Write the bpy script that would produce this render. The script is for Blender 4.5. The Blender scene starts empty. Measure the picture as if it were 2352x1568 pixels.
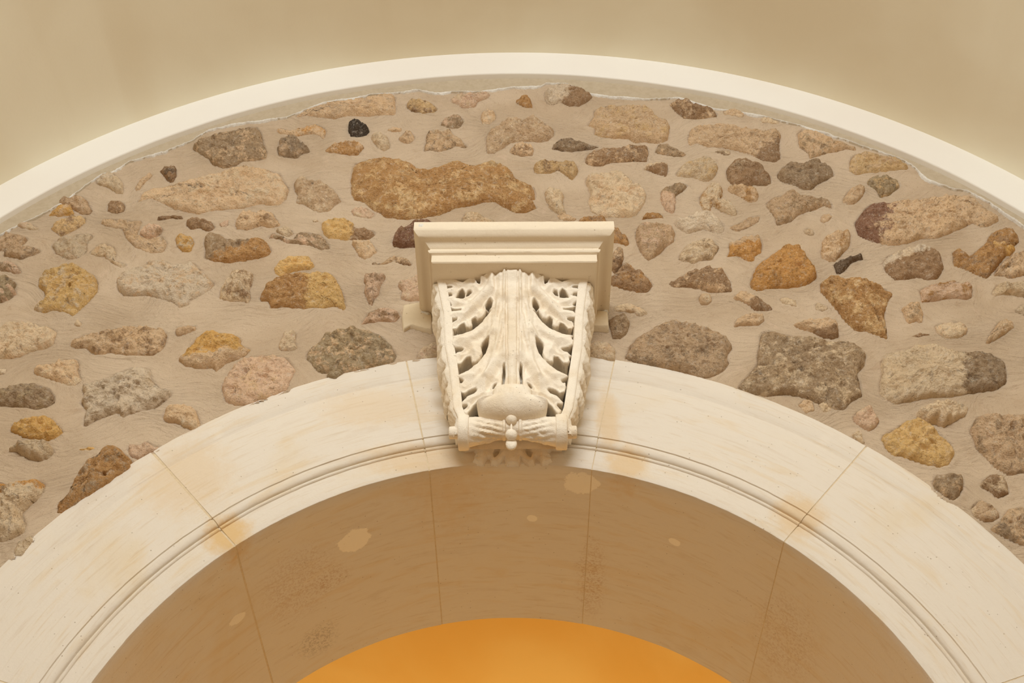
import bpy, math
import numpy as np
from math import radians, sin, cos, pi

scene = bpy.context.scene
COL = scene.collection

# ------------------------------------------------------------------ camera
cam_d = bpy.data.cameras.new('camera')
cam_d.sensor_width = 36.0
cam_d.lens = 36.0 * 2863.03 / 2352.0
cam_d.clip_end = 100
cam = bpy.data.objects.new('camera', cam_d)
cam.location = (0.020, -3.0, 1.6)
cam.rotation_euler = (radians(90) + 0.78686, 0.0, 0.00586)
COL.objects.link(cam)
scene.camera = cam

# ------------------------------------------------------------------ light of the place
world = bpy.data.worlds.new('world')
scene.world = world
world.use_nodes = True
wbg = world.node_tree.nodes['Background']
wbg.inputs[0].default_value = (1.0, 0.735, 0.47, 1)
wbg.inputs[1].default_value = 0.37

def area(name, loc, rot, sx, sy, power, col):
    d = bpy.data.lights.new(name, 'AREA')
    d.shape = 'RECTANGLE'; d.size = sx; d.size_y = sy; d.energy = power; d.color = col
    o = bpy.data.objects.new(name, d)
    o.location = loc; o.rotation_euler = rot
    COL.objects.link(o)
    return o
# tall window at the far end of the hall, behind the photographer
area('hall_window_light', (0.0, -5.6, 5.75), (radians(80), 0, 0), 2.4, 0.9, 199, (0.81, 0.90, 1.0))
# added fill light, unseen in the room beyond the arch, brightening its orange wall
area('room_fill_light', (0, 2.0, 2.2), (radians(120), 0, 0), 2.5, 0.6, 150, (1.0, 0.86, 0.66))

scene.view_settings.view_transform = 'Standard'
scene.view_settings.look = 'None'
scene.view_settings.exposure = 0.0
scene.view_settings.gamma = 1.0
scene.view_settings.use_curve_mapping = False
scene.cycles.max_bounces = 5
scene.cycles.diffuse_bounces = 3
scene.cycles.glossy_bounces = 1
scene.cycles.adaptive_threshold = 0.025

# ------------------------------------------------------------------ numbers
ZC, RE, RG, RI, T = 2.860, 1.699, 1.346, 1.221, 0.885      # arch centre height and radii
ZB, RBO, RBI = 3.801, 2.576, 2.410                          # vault centre height and radii
YM = 0.006                                                  # mean mortar plane

# ------------------------------------------------------------------ numpy noise
def _hash(i, j, k, s):
    n = (i * 374761393 + j * 668265263 + k * 2147483647 + s * 974711) & 0xffffffff
    n = ((n ^ (n >> 13)) * 1274126177) & 0xffffffff
    n = (n ^ (n >> 16)) & 0xffff
    return n.astype(np.float64) / 32767.5 - 1.0
def noise3(x, y, z, seed=0):
    x = np.asarray(x, float); y = np.asarray(y, float) + 0 * x; z = np.asarray(z, float) + 0 * x
    i = np.floor(x).astype(np.int64); j = np.floor(y).astype(np.int64); k = np.floor(z).astype(np.int64)
    f, g, h = x - i, y - j, z - k
    f = f * f * (3 - 2 * f); g = g * g * (3 - 2 * g); h = h * h * (3 - 2 * h)
    r = 0
    for a in (0, 1):
        for b in (0, 1):
            for c in (0, 1):
                r = r + _hash(i + a, j + b, k + c, seed) * (f if a else 1 - f) * (g if b else 1 - g) * (h if c else 1 - h)
    return r
def fbm(x, y, z, seed=0, octs=4):
    r, a, s = 0, 1.0, 1.0
    for o in range(octs):
        r = r + a * noise3(np.asarray(x) * s, np.asarray(y) * s, np.asarray(z) * s, seed + o * 17)
        a *= 0.5; s *= 2.03
    return r / 1.6
def sstep(a, b, x):
    t = np.clip((np.asarray(x, float) - a) / (b - a), 0, 1)
    return t * t * (3 - 2 * t)
def pts(s, k): return np.array([[float(v) for v in p.split(',')] for p in s.split()]) / k
def seg_dist(P, A, B):
    d = B - A; L = max(d @ d, 1e-12)
    t = np.clip(((P - A) @ d) / L, 0, 1)
    q = P - A - t[:, None] * d
    return np.hypot(q[:, 0], q[:, 1])
def line_dist(P, L):
    r = np.full(len(P), 9e9)
    for a, b in zip(L[:-1], L[1:]): r = np.minimum(r, seg_dist(P, a, b))
    return r
def inside(P, poly):
    c = np.zeros(len(P), bool)
    n = len(poly)
    for i in range(n):
        a, b = poly[i], poly[(i + 1) % n]
        if a[1] == b[1]: continue
        m = ((a[1] > P[:, 1]) != (b[1] > P[:, 1])) & (P[:, 0] < (b[0] - a[0]) * (P[:, 1] - a[1]) / (b[1] - a[1]) + a[0])
        c ^= m
    return c
def sdf(P, poly):      # positive inside
    d = line_dist(P, np.vstack([poly, poly[:1]]))
    return np.where(inside(P, poly), d, -d)

# ------------------------------------------------------------------ mesh helpers
def mk(name, V, F, mat, parent=None, smooth=True, cols=None, cols2=None, **props):
    me = bpy.data.meshes.new(name)
    me.from_pydata([tuple(v) for v in np.asarray(V, float).tolist()], [], [tuple(f) for f in F])
    if smooth: me.polygons.foreach_set('use_smooth', [True] * len(me.polygons))
    if cols is not None:
        at = me.color_attributes.new('tone', 'FLOAT_COLOR', 'POINT')
        at.data.foreach_set('color', np.asarray(cols, float).ravel())
        at = me.color_attributes.new('tone2', 'FLOAT_COLOR', 'POINT')
        at.data.foreach_set('color', np.asarray(cols2, float).ravel())
    me.materials.append(mat)
    me.validate(); me.update()
    o = bpy.data.objects.new(name, me)
    COL.objects.link(o)
    if parent is not None: o.parent = parent
    for k, v in props.items(): o[k] = v
    return o
def empty(name, loc, **props):
    o = bpy.data.objects.new(name, None)
    o.location = loc; o.empty_display_size = 0.1
    COL.objects.link(o)
    for k, v in props.items(): o[k] = v
    return o
def grid_faces(nu, nv, keep=None, flip=False):
    a = np.arange(nu * nv).reshape(nu, nv)
    q = np.stack([a[:-1, :-1], a[1:, :-1], a[1:, 1:], a[:-1, 1:]], -1).reshape(-1, 4)
    if keep is not None:
        k = keep.reshape(nu, nv)
        m = (k[:-1, :-1] | k[1:, :-1] | k[1:, 1:] | k[:-1, 1:]).ravel()
        q = q[m]
    if flip: q = q[:, ::-1]
    return q
def compact(V, F, C=None):
    F = np.asarray(F)
    u, inv = np.unique(F.ravel(), return_inverse=True)
    return V[u], inv.reshape(F.shape).tolist(), (None if C is None else C[u])
def sharp(o, deg=35):
    me = o.data
    for p in me.polygons: p.use_smooth = True
    if hasattr(me, 'set_sharp_from_angle'): me.set_sharp_from_angle(angle=radians(deg))
def lin(c): 
    c = np.array(c, float) / 255.0
    return np.where(c <= 0.04045, c / 12.92, ((c + 0.055) / 1.055) ** 2.4)
def L4(c, k=0.95): return tuple((lin(c) * k).tolist()) + (1.0,)

# ------------------------------------------------------------------ materials
class Mat:
    def __init__(s, name, rough=0.85):
        s.m = bpy.data.materials.new(name); s.m.use_nodes = True
        s.t = s.m.node_tree; s.N = s.t.nodes; s.b = s.N['Principled BSDF']
        s.b.inputs['Roughness'].default_value = rough
        if 'Specular IOR Level' in s.b.inputs: s.b.inputs['Specular IOR Level'].default_value = 0.15
        g = s.N.new('ShaderNodeNewGeometry'); s.pos = g.outputs['Position']
    def link(s, a, b): s.t.links.new(a, b)
    def mapping(s, scale=(1, 1, 1), rot=(0, 0, 0), src=None):
        n = s.N.new('ShaderNodeMapping'); n.inputs['Scale'].default_value = scale; n.inputs['Rotation'].default_value = rot
        s.link(src or s.pos, n.inputs['Vector']); return n.outputs[0]
    def noise(s, scale, detail=4, rough=0.55, dist=0.0, vec=None):
        n = s.N.new('ShaderNodeTexNoise')
        n.inputs['Scale'].default_value = scale; n.inputs['Detail'].default_value = detail
        n.inputs['Roughness'].default_value = rough; n.inputs['Distortion'].default_value = dist
        s.link(vec or s.pos, n.inputs['Vector']); return n.outputs['Fac']
    def voro(s, scale, vec=None, feature='F1'):
        n = s.N.new('ShaderNodeTexVoronoi'); n.inputs['Scale'].default_value = scale; n.feature = feature
        s.link(vec or s.pos, n.inputs['Vector']); return n.outputs['Distance']
    def ramp(s, fac, a, b, lo=0.0, hi=1.0):
        n = s.N.new('ShaderNodeMapRange'); n.interpolation_type = 'SMOOTHSTEP'
        n.inputs[1].default_value = a; n.inputs[2].default_value = b; n.inputs[3].default_value = lo; n.inputs[4].default_value = hi
        s.link(fac, n.inputs[0]); return n.outputs[0]
    def math(s, op, a, b=None):
        n = s.N.new('ShaderNodeMath'); n.operation = op
        for i, v in enumerate((a, b)):
            if v is None: continue
            if isinstance(v, (int, float)): n.inputs[i].default_value = v
            else: s.link(v, n.inputs[i])
        return n.outputs[0]
    def mix(s, fac, a, b, mode='MIX'):
        n = s.N.new('ShaderNodeMix'); n.data_type = 'RGBA'; n.blend_type = mode
        for i, v in ((0, fac), (6, a), (7, b)):
            if isinstance(v, (int, float)): n.inputs[i].default_value = v
            elif isinstance(v, tuple): n.inputs[i].default_value = v
            else: s.link(v, n.inputs[i])
        return n.outputs[2]
    def near(s, p, r, soft=0.55, wob=0.45, sc=(1, 1, 1)):
        """mask of an irregular blot of radius r around p"""
        v = s.N.new('ShaderNodeVectorMath'); v.operation = 'SUBTRACT'; v.inputs[1].default_value = p; s.link(s.pos, v.inputs[0])
        m = s.N.new('ShaderNodeVectorMath'); m.operation = 'MULTIPLY'; m.inputs[1].default_value = sc; s.link(v.outputs[0], m.inputs[0])
        l = s.N.new('ShaderNodeVectorMath'); l.operation = 'LENGTH'; s.link(m.outputs[0], l.inputs[0])
        if not hasattr(s, 'wob'): s.wob = s.noise(26, 6, 0.7)
        n = s.wob
        d = s.math('ADD', s.math('DIVIDE', l.outputs['Value'], r), s.math('MULTIPLY', s.math('SUBTRACT', n, 0.5), wob * 3))
        return s.ramp(d, 1.0 + soft, 1.0 - soft)
    def color(s, c):
        if isinstance(c, tuple): s.b.inputs['Base Color'].default_value = c
        else: s.link(c, s.b.inputs['Base Color'])
    def bump(s, h, strength, dist, prev=None):
        n = s.N.new('ShaderNodeBump'); n.inputs['Strength'].default_value = strength; n.inputs['Distance'].default_value = dist
        s.link(h, n.inputs['Height'])
        if prev is not None: s.link(prev, n.inputs['Normal'])
        s.link(n.outputs[0], s.b.inputs['Normal']); return n.outputs[0]

def mat_mortar():
    M = Mat('lime_mortar', 0.9)
    n1 = M.noise(2.2, 5, 0.6, 0.6); n2 = M.noise(14, 5, 0.6); n3 = M.noise(260, 3, 0.6)
    c = M.mix(M.ramp(n1, 0.35, 0.65), L4((193, 168, 138)), L4((206, 182, 153)))
    c = M.mix(M.ramp(n2, 0.58, 0.78, 0, 0.55), c, L4((218, 190, 162)))
    c = M.mix(M.ramp(M.noise(7, 6, 0.7, 1.0), 0.60, 0.75, 0, 0.5), c, L4((178, 150, 119)))
    c = M.mix(M.ramp(n3, 0.58, 0.72, 0, 0.5), c, L4((140, 113, 86)))
    MC = c
    # trowel strokes: stretched, swirling ridges
    w = M.N.new('ShaderNodeTexNoise'); w.inputs['Scale'].default_value = 2.6; w.inputs['Detail'].default_value = 1
    M.link(M.pos, w.inputs['Vector'])
    v = M.N.new('ShaderNodeVectorMath'); v.operation = 'MULTIPLY_ADD'; v.inputs[1].default_value = (0.5, 0.5, 0.5)
    M.link(w.outputs['Color'], v.inputs[0]); M.link(M.pos, v.inputs[2])
    st = M.noise(1.0, 4, 0.65, 0.3, vec=M.mapping((9, 40, 58), (0, 0.3, 0), v.outputs[0]))
    M.color(M.mix(M.ramp(st, 0.55, 0.72, 0, 0.4), MC, L4((176, 147, 116))))  # strokes also darkened in the colour, standing in for their relief shading
    b = M.bump(st, 1.0, 0.009)
    M.bump(n3, 0.5, 0.0025, b)
    return M.m
def mat_rubble():
    M = Mat('rubble_stone', 0.9)
    a = M.N.new('ShaderNodeVertexColor'); a.layer_name = 'tone'
    a2 = M.N.new('ShaderNodeVertexColor'); a2.layer_name = 'tone2'
    oi = M.N.new('ShaderNodeObjectInfo')
    off = M.N.new('ShaderNodeVectorMath'); off.operation = 'MULTIPLY_ADD'; off.inputs[1].default_value = (37, 37, 37)
    M.link(oi.outputs['Random'], off.inputs[0]); M.link(M.pos, off.inputs[2])
    P = off.outputs[0]
    n0 = M.noise(22, 7, 0.74, 0.15, P); n1 = M.noise(60, 5, 0.72, 0.1, P); n2 = M.noise(170, 3, 0.7, 0.0, P)
    f = M.math('ADD', M.math('MULTIPLY', M.math('SUBTRACT', n0, 0.5), 2.6), a2.outputs['Alpha'])
    c = M.mix(M.ramp(f, 0.32, 0.68), a.outputs['Color'], a2.outputs['Color'])
    c = M.mix(M.math('MULTIPLY', M.ramp(n1, 0.53, 0.70, 0, 0.78), a.outputs['Alpha']), c, M.mix(1.0, c, (0.46, 0.395, 0.32, 1), 'MULTIPLY'))
    c = M.mix(M.ramp(n1, 0.47, 0.30, 0, 0.75), c, M.mix(0.60, c, (0.86, 0.73, 0.57, 1)))
    c = M.mix(M.math('MULTIPLY', M.ramp(n2, 0.57, 0.69, 0, 0.75), a.outputs['Alpha']), c, M.mix(1.0, c, (0.34, 0.28, 0.22, 1), 'MULTIPLY'))
    c = M.mix(M.ramp(n2, 0.43, 0.32, 0, 0.6), c, M.mix(0.6, c, (0.88, 0.76, 0.61, 1)))
    c = M.mix(M.ramp(M.noise(10, 3, 0.6, 0.2, P), 0.50, 0.66, 0, 0.22), c, M.mix(1.0, c, (1.0, 0.88, 0.68, 1), 'MULTIPLY'))
    M.color(c)
    h = M.math('ADD', M.math('MULTIPLY', n0, 2.2), M.math('ADD', M.math('MULTIPLY', n1, 1.6), M.math('MULTIPLY', n2, 0.7)))
    M.bump(h, 0.9, 0.0085)
    return M.m
def mat_limestone(name, base, warm, blots=(), strata=True, bump=0.25):
    M = Mat(name, 0.8)
    n1 = M.noise(1.8, 5, 0.6, 0.8); n2 = M.noise(9, 6, 0.65, 0.5); n3 = M.noise(120, 3, 0.6)
    c = M.mix(M.ramp(n1, 0.52, 0.72, 0, 0.6), base, warm)
    c = M.mix(M.ramp(n2, 0.60, 0.74, 0, 0.35), c, warm)
    if strata:
        sp = M.N.new('ShaderNodeSeparateXYZ'); M.link(M.pos, sp.inputs[0])
        zz_ = M.math('SUBTRACT', sp.outputs[2], ZC)
        rad = M.math('SQRT', M.math('ADD', M.math('MULTIPLY', sp.outputs[0], sp.outputs[0]), M.math('MULTIPLY', zz_, zz_)))
        ang = M.math('ARCTAN2', sp.outputs[0], zz_)
        cb = M.N.new('ShaderNodeCombineXYZ')
        M.link(M.math('MULTIPLY', ang, 4.0), cb.inputs[0]); M.link(M.math('MULTIPLY', rad, 22.0), cb.inputs[1]); M.link(M.math('MULTIPLY', sp.outputs[1], 16.0), cb.inputs[2])
        s_ = M.noise(1.0, 5, 0.62, 0.7, cb.outputs[0])
        c = M.mix(M.ramp(s_, 0.52, 0.70, 0, 0.5), c, M.mix(1.0, c, (0.95, 0.84, 0.66, 1), 'MULTIPLY'))
        s2_ = M.noise(1.0, 3, 0.6, 0.4, M.mapping((3, 5, 5), (0, 0, 0), cb.outputs[0]))
        c = M.mix(M.ramp(s2_, 0.54, 0.70, 0, 0.4), c, M.mix(1.0, c, (0.86, 0.77, 0.64, 1), 'MULTIPLY'))
        c = M.mix(M.ramp(s_, 0.44, 0.30, 0, 0.4), c, M.mix(1.0, c, (0.88, 0.82, 0.76, 1), 'MULTIPLY'))
    for p, r, col, sc, k in blots:
        crisp = col == SOF
        if col[0] < 0.55:
            if not hasattr(M, 'speck'): M.speck = M.ramp(M.noise(110, 5, 0.75), 0.47, 0.58)
            k = M.math('MULTIPLY', M.speck, min(1.0, k * 1.4))
        c = M.mix(M.math('MULTIPLY', M.near(p, r, 0.06 if crisp else 0.5, 0.42 if crisp else 0.5, sc), k), c, col)
    pit = M.ramp(M.voro(42), 0.10, 0.05)
    pit = M.math('MULTIPLY', pit, M.ramp(M.noise(7, 3), 0.44, 0.58))
    c = M.mix(M.math('MULTIPLY', pit, 0.6), c, M.mix(1.0, c, (0.5, 0.38, 0.26, 1), 'MULTIPLY'))
    M.color(c)
    b = M.bump(n2, bump, 0.010)
    b = M.bump(n3, bump, 0.002, b)
    M.bump(M.math('MULTIPLY', pit, -1.0), 0.6, 0.003, b)
    return M.m
def mat_carved():
    M = Mat('carved_limestone', 0.85)
    n1 = M.noise(5, 5, 0.6, 0.5); n2 = M.noise(45, 5, 0.65); n3 = M.noise(320, 3, 0.6)
    c = M.mix(M.ramp(n1, 0.45, 0.7), L4((248, 234, 212), 1.0), L4((238, 218, 188), 1.0))
    c = M.mix(M.ramp(n2, 0.60, 0.76, 0, 0.45), c, L4((212, 182, 142)))
    M.color(c)
    b = M.bump(n2, 0.45, 0.006); b = M.bump(n3, 0.7, 0.0020, b)
    pit = M.ramp(M.voro(60), 0.13, 0.06)
    M.bump(M.math('MULTIPLY', M.math('MULTIPLY', pit, M.ramp(M.noise(12, 3), 0.52, 0.62)), -1.0), 0.8, 0.004, b)
    return M.m
def mat_plaster(name, base, dark, streak=True, rough=0.75):
    M = Mat(name, rough)
    n1 = M.noise(0.9, 4, 0.5, 0.3)
    c = M.mix(M.ramp(n1, 0.40, 0.66), base, dark)
    if streak:
        s_ = M.noise(1.0, 3, 0.5, 0.3, M.mapping((5.0, 0.5, 3.0)))
        c = M.mix(M.ramp(s_, 0.52, 0.74, 0, 0.45), c, dark)
    M.color(c)
    M.bump(M.noise(60, 4, 0.6), 0.12, 0.003)
    return M.m
def mat_plain(name, c, rough=0.85, bump=0.3, sc=90):
    M = Mat(name, rough)
    n = M.noise(sc, 4, 0.65)
    M.color(M.mix(M.ramp(n, 0.35, 0.7, 0, 0.35), c, M.mix(1.0, c, (0.72, 0.66, 0.58, 1), 'MULTIPLY')))
    M.bump(n, bump, 0.004)
    return M.m

m_mortar = mat_mortar()
m_rubble = mat_rubble()
OCH = L4((226, 188, 130)); SOF = L4((252, 240, 218), 1.0); STN = L4((190, 140, 80))
m_arch = mat_limestone('arch_limestone', L4((234, 221, 202)), L4((230, 208, 172)), blots=[
    ((-0.842, 0.0, 3.812), 0.06, OCH, (1, 0.5, 1), 0.9), ((-1.00, 0, 4.02), 0.13, OCH, (1, 0.3, 1), 0.35),
    ((-0.44, 0, 4.31), 0.12, OCH, (0.7, 0.3, 1.6), 0.3), ((-0.27, 0, 4.10), 0.11, OCH, (0.6, 0.3, 2), 0.45),
    ((0.36, 0, 4.08), 0.06, OCH, (1, 0.5, 1), 0.6), ((0.31, 0, 4.25), 0.07, OCH, (2.0, 0.5, 0.6), 0.5), ((0.86, 0, 3.87), 0.07, OCH, (1, 0.5, 1), 0.55),
    ((-0.502, 0.26, 3.97), 0.052, SOF, (1, 1, 0.5), 0.95), ((0.22, 0.085, 4.06), 0.055, SOF, (1, 1, 0.3), 0.8),
    ((0.066, 0.289, 4.08), 0.018, SOF, (1, 1, 0.5), 0.9), ((0.52, 0.265, 3.96), 0.018, SOF, (1, 1, 0.5), 0.9), ((-0.85, 0.34, 3.72), 0.022, SOF, (1, 1, 0.5), 0.7),
    ((0.27, 0.60, 4.05), 0.10, STN, (2.2, 0.5, 0.3), 0.3), ((0.86, 0.45, 3.73), 0.13, STN, (1.6, 0.6, 0.8), 0.2),
    ((-0.67, 0.35, 3.86), 0.11, STN, (1, 0.7, 0.6), 0.22), ((-0.66, 0.71, 3.88), 0.06, L4((120, 90, 60)), (1, 0.8, 0.6), 0.25), ((-0.58, 0.42, 3.93), 0.05, STN, (1, 1, 0.6), 0.2), ((-0.273, 0.0, 4.536), 0.03, L4((160, 70, 50)), (1, 1, 9), 0.7)])
m_joint = mat_plain('joint_mortar', L4((230, 208, 172)), 0.9, 0.4, 70)
m_carved = mat_carved()
m_cut = mat_limestone('moulded_limestone', L4((240, 222, 194)), L4((234, 212, 178)), strata=False, bump=0.3)
m_block = mat_limestone('block_limestone', L4((226, 204, 168)), L4((214, 182, 134)), strata=False, bump=0.5)
m_band = mat_plaster('white_limewash', L4((243, 236, 222), 1.0), L4((240, 231, 216), 1.0), False)
m_vault = mat_plaster('vault_plaster', L4((250, 242, 218), 1.0), L4((240, 228, 200), 1.0))
m_lip = mat_plain('grey_plaster', L4((196, 178, 150)), 0.85, 0.15, 40)
m_crumb = mat_plain('white_plaster_crumbs', L4((240, 232, 218)), 0.9, 0.8, 160)
m_orange = mat_plaster('orange_limewash', L4((246, 202, 104), 1.0), L4((240, 188, 86), 1.0), False, 0.7)
m_back = mat_plaster('back_plaster', L4((226, 170, 80), 1.0), L4((216, 156, 70), 1.0), False, 0.7)

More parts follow.
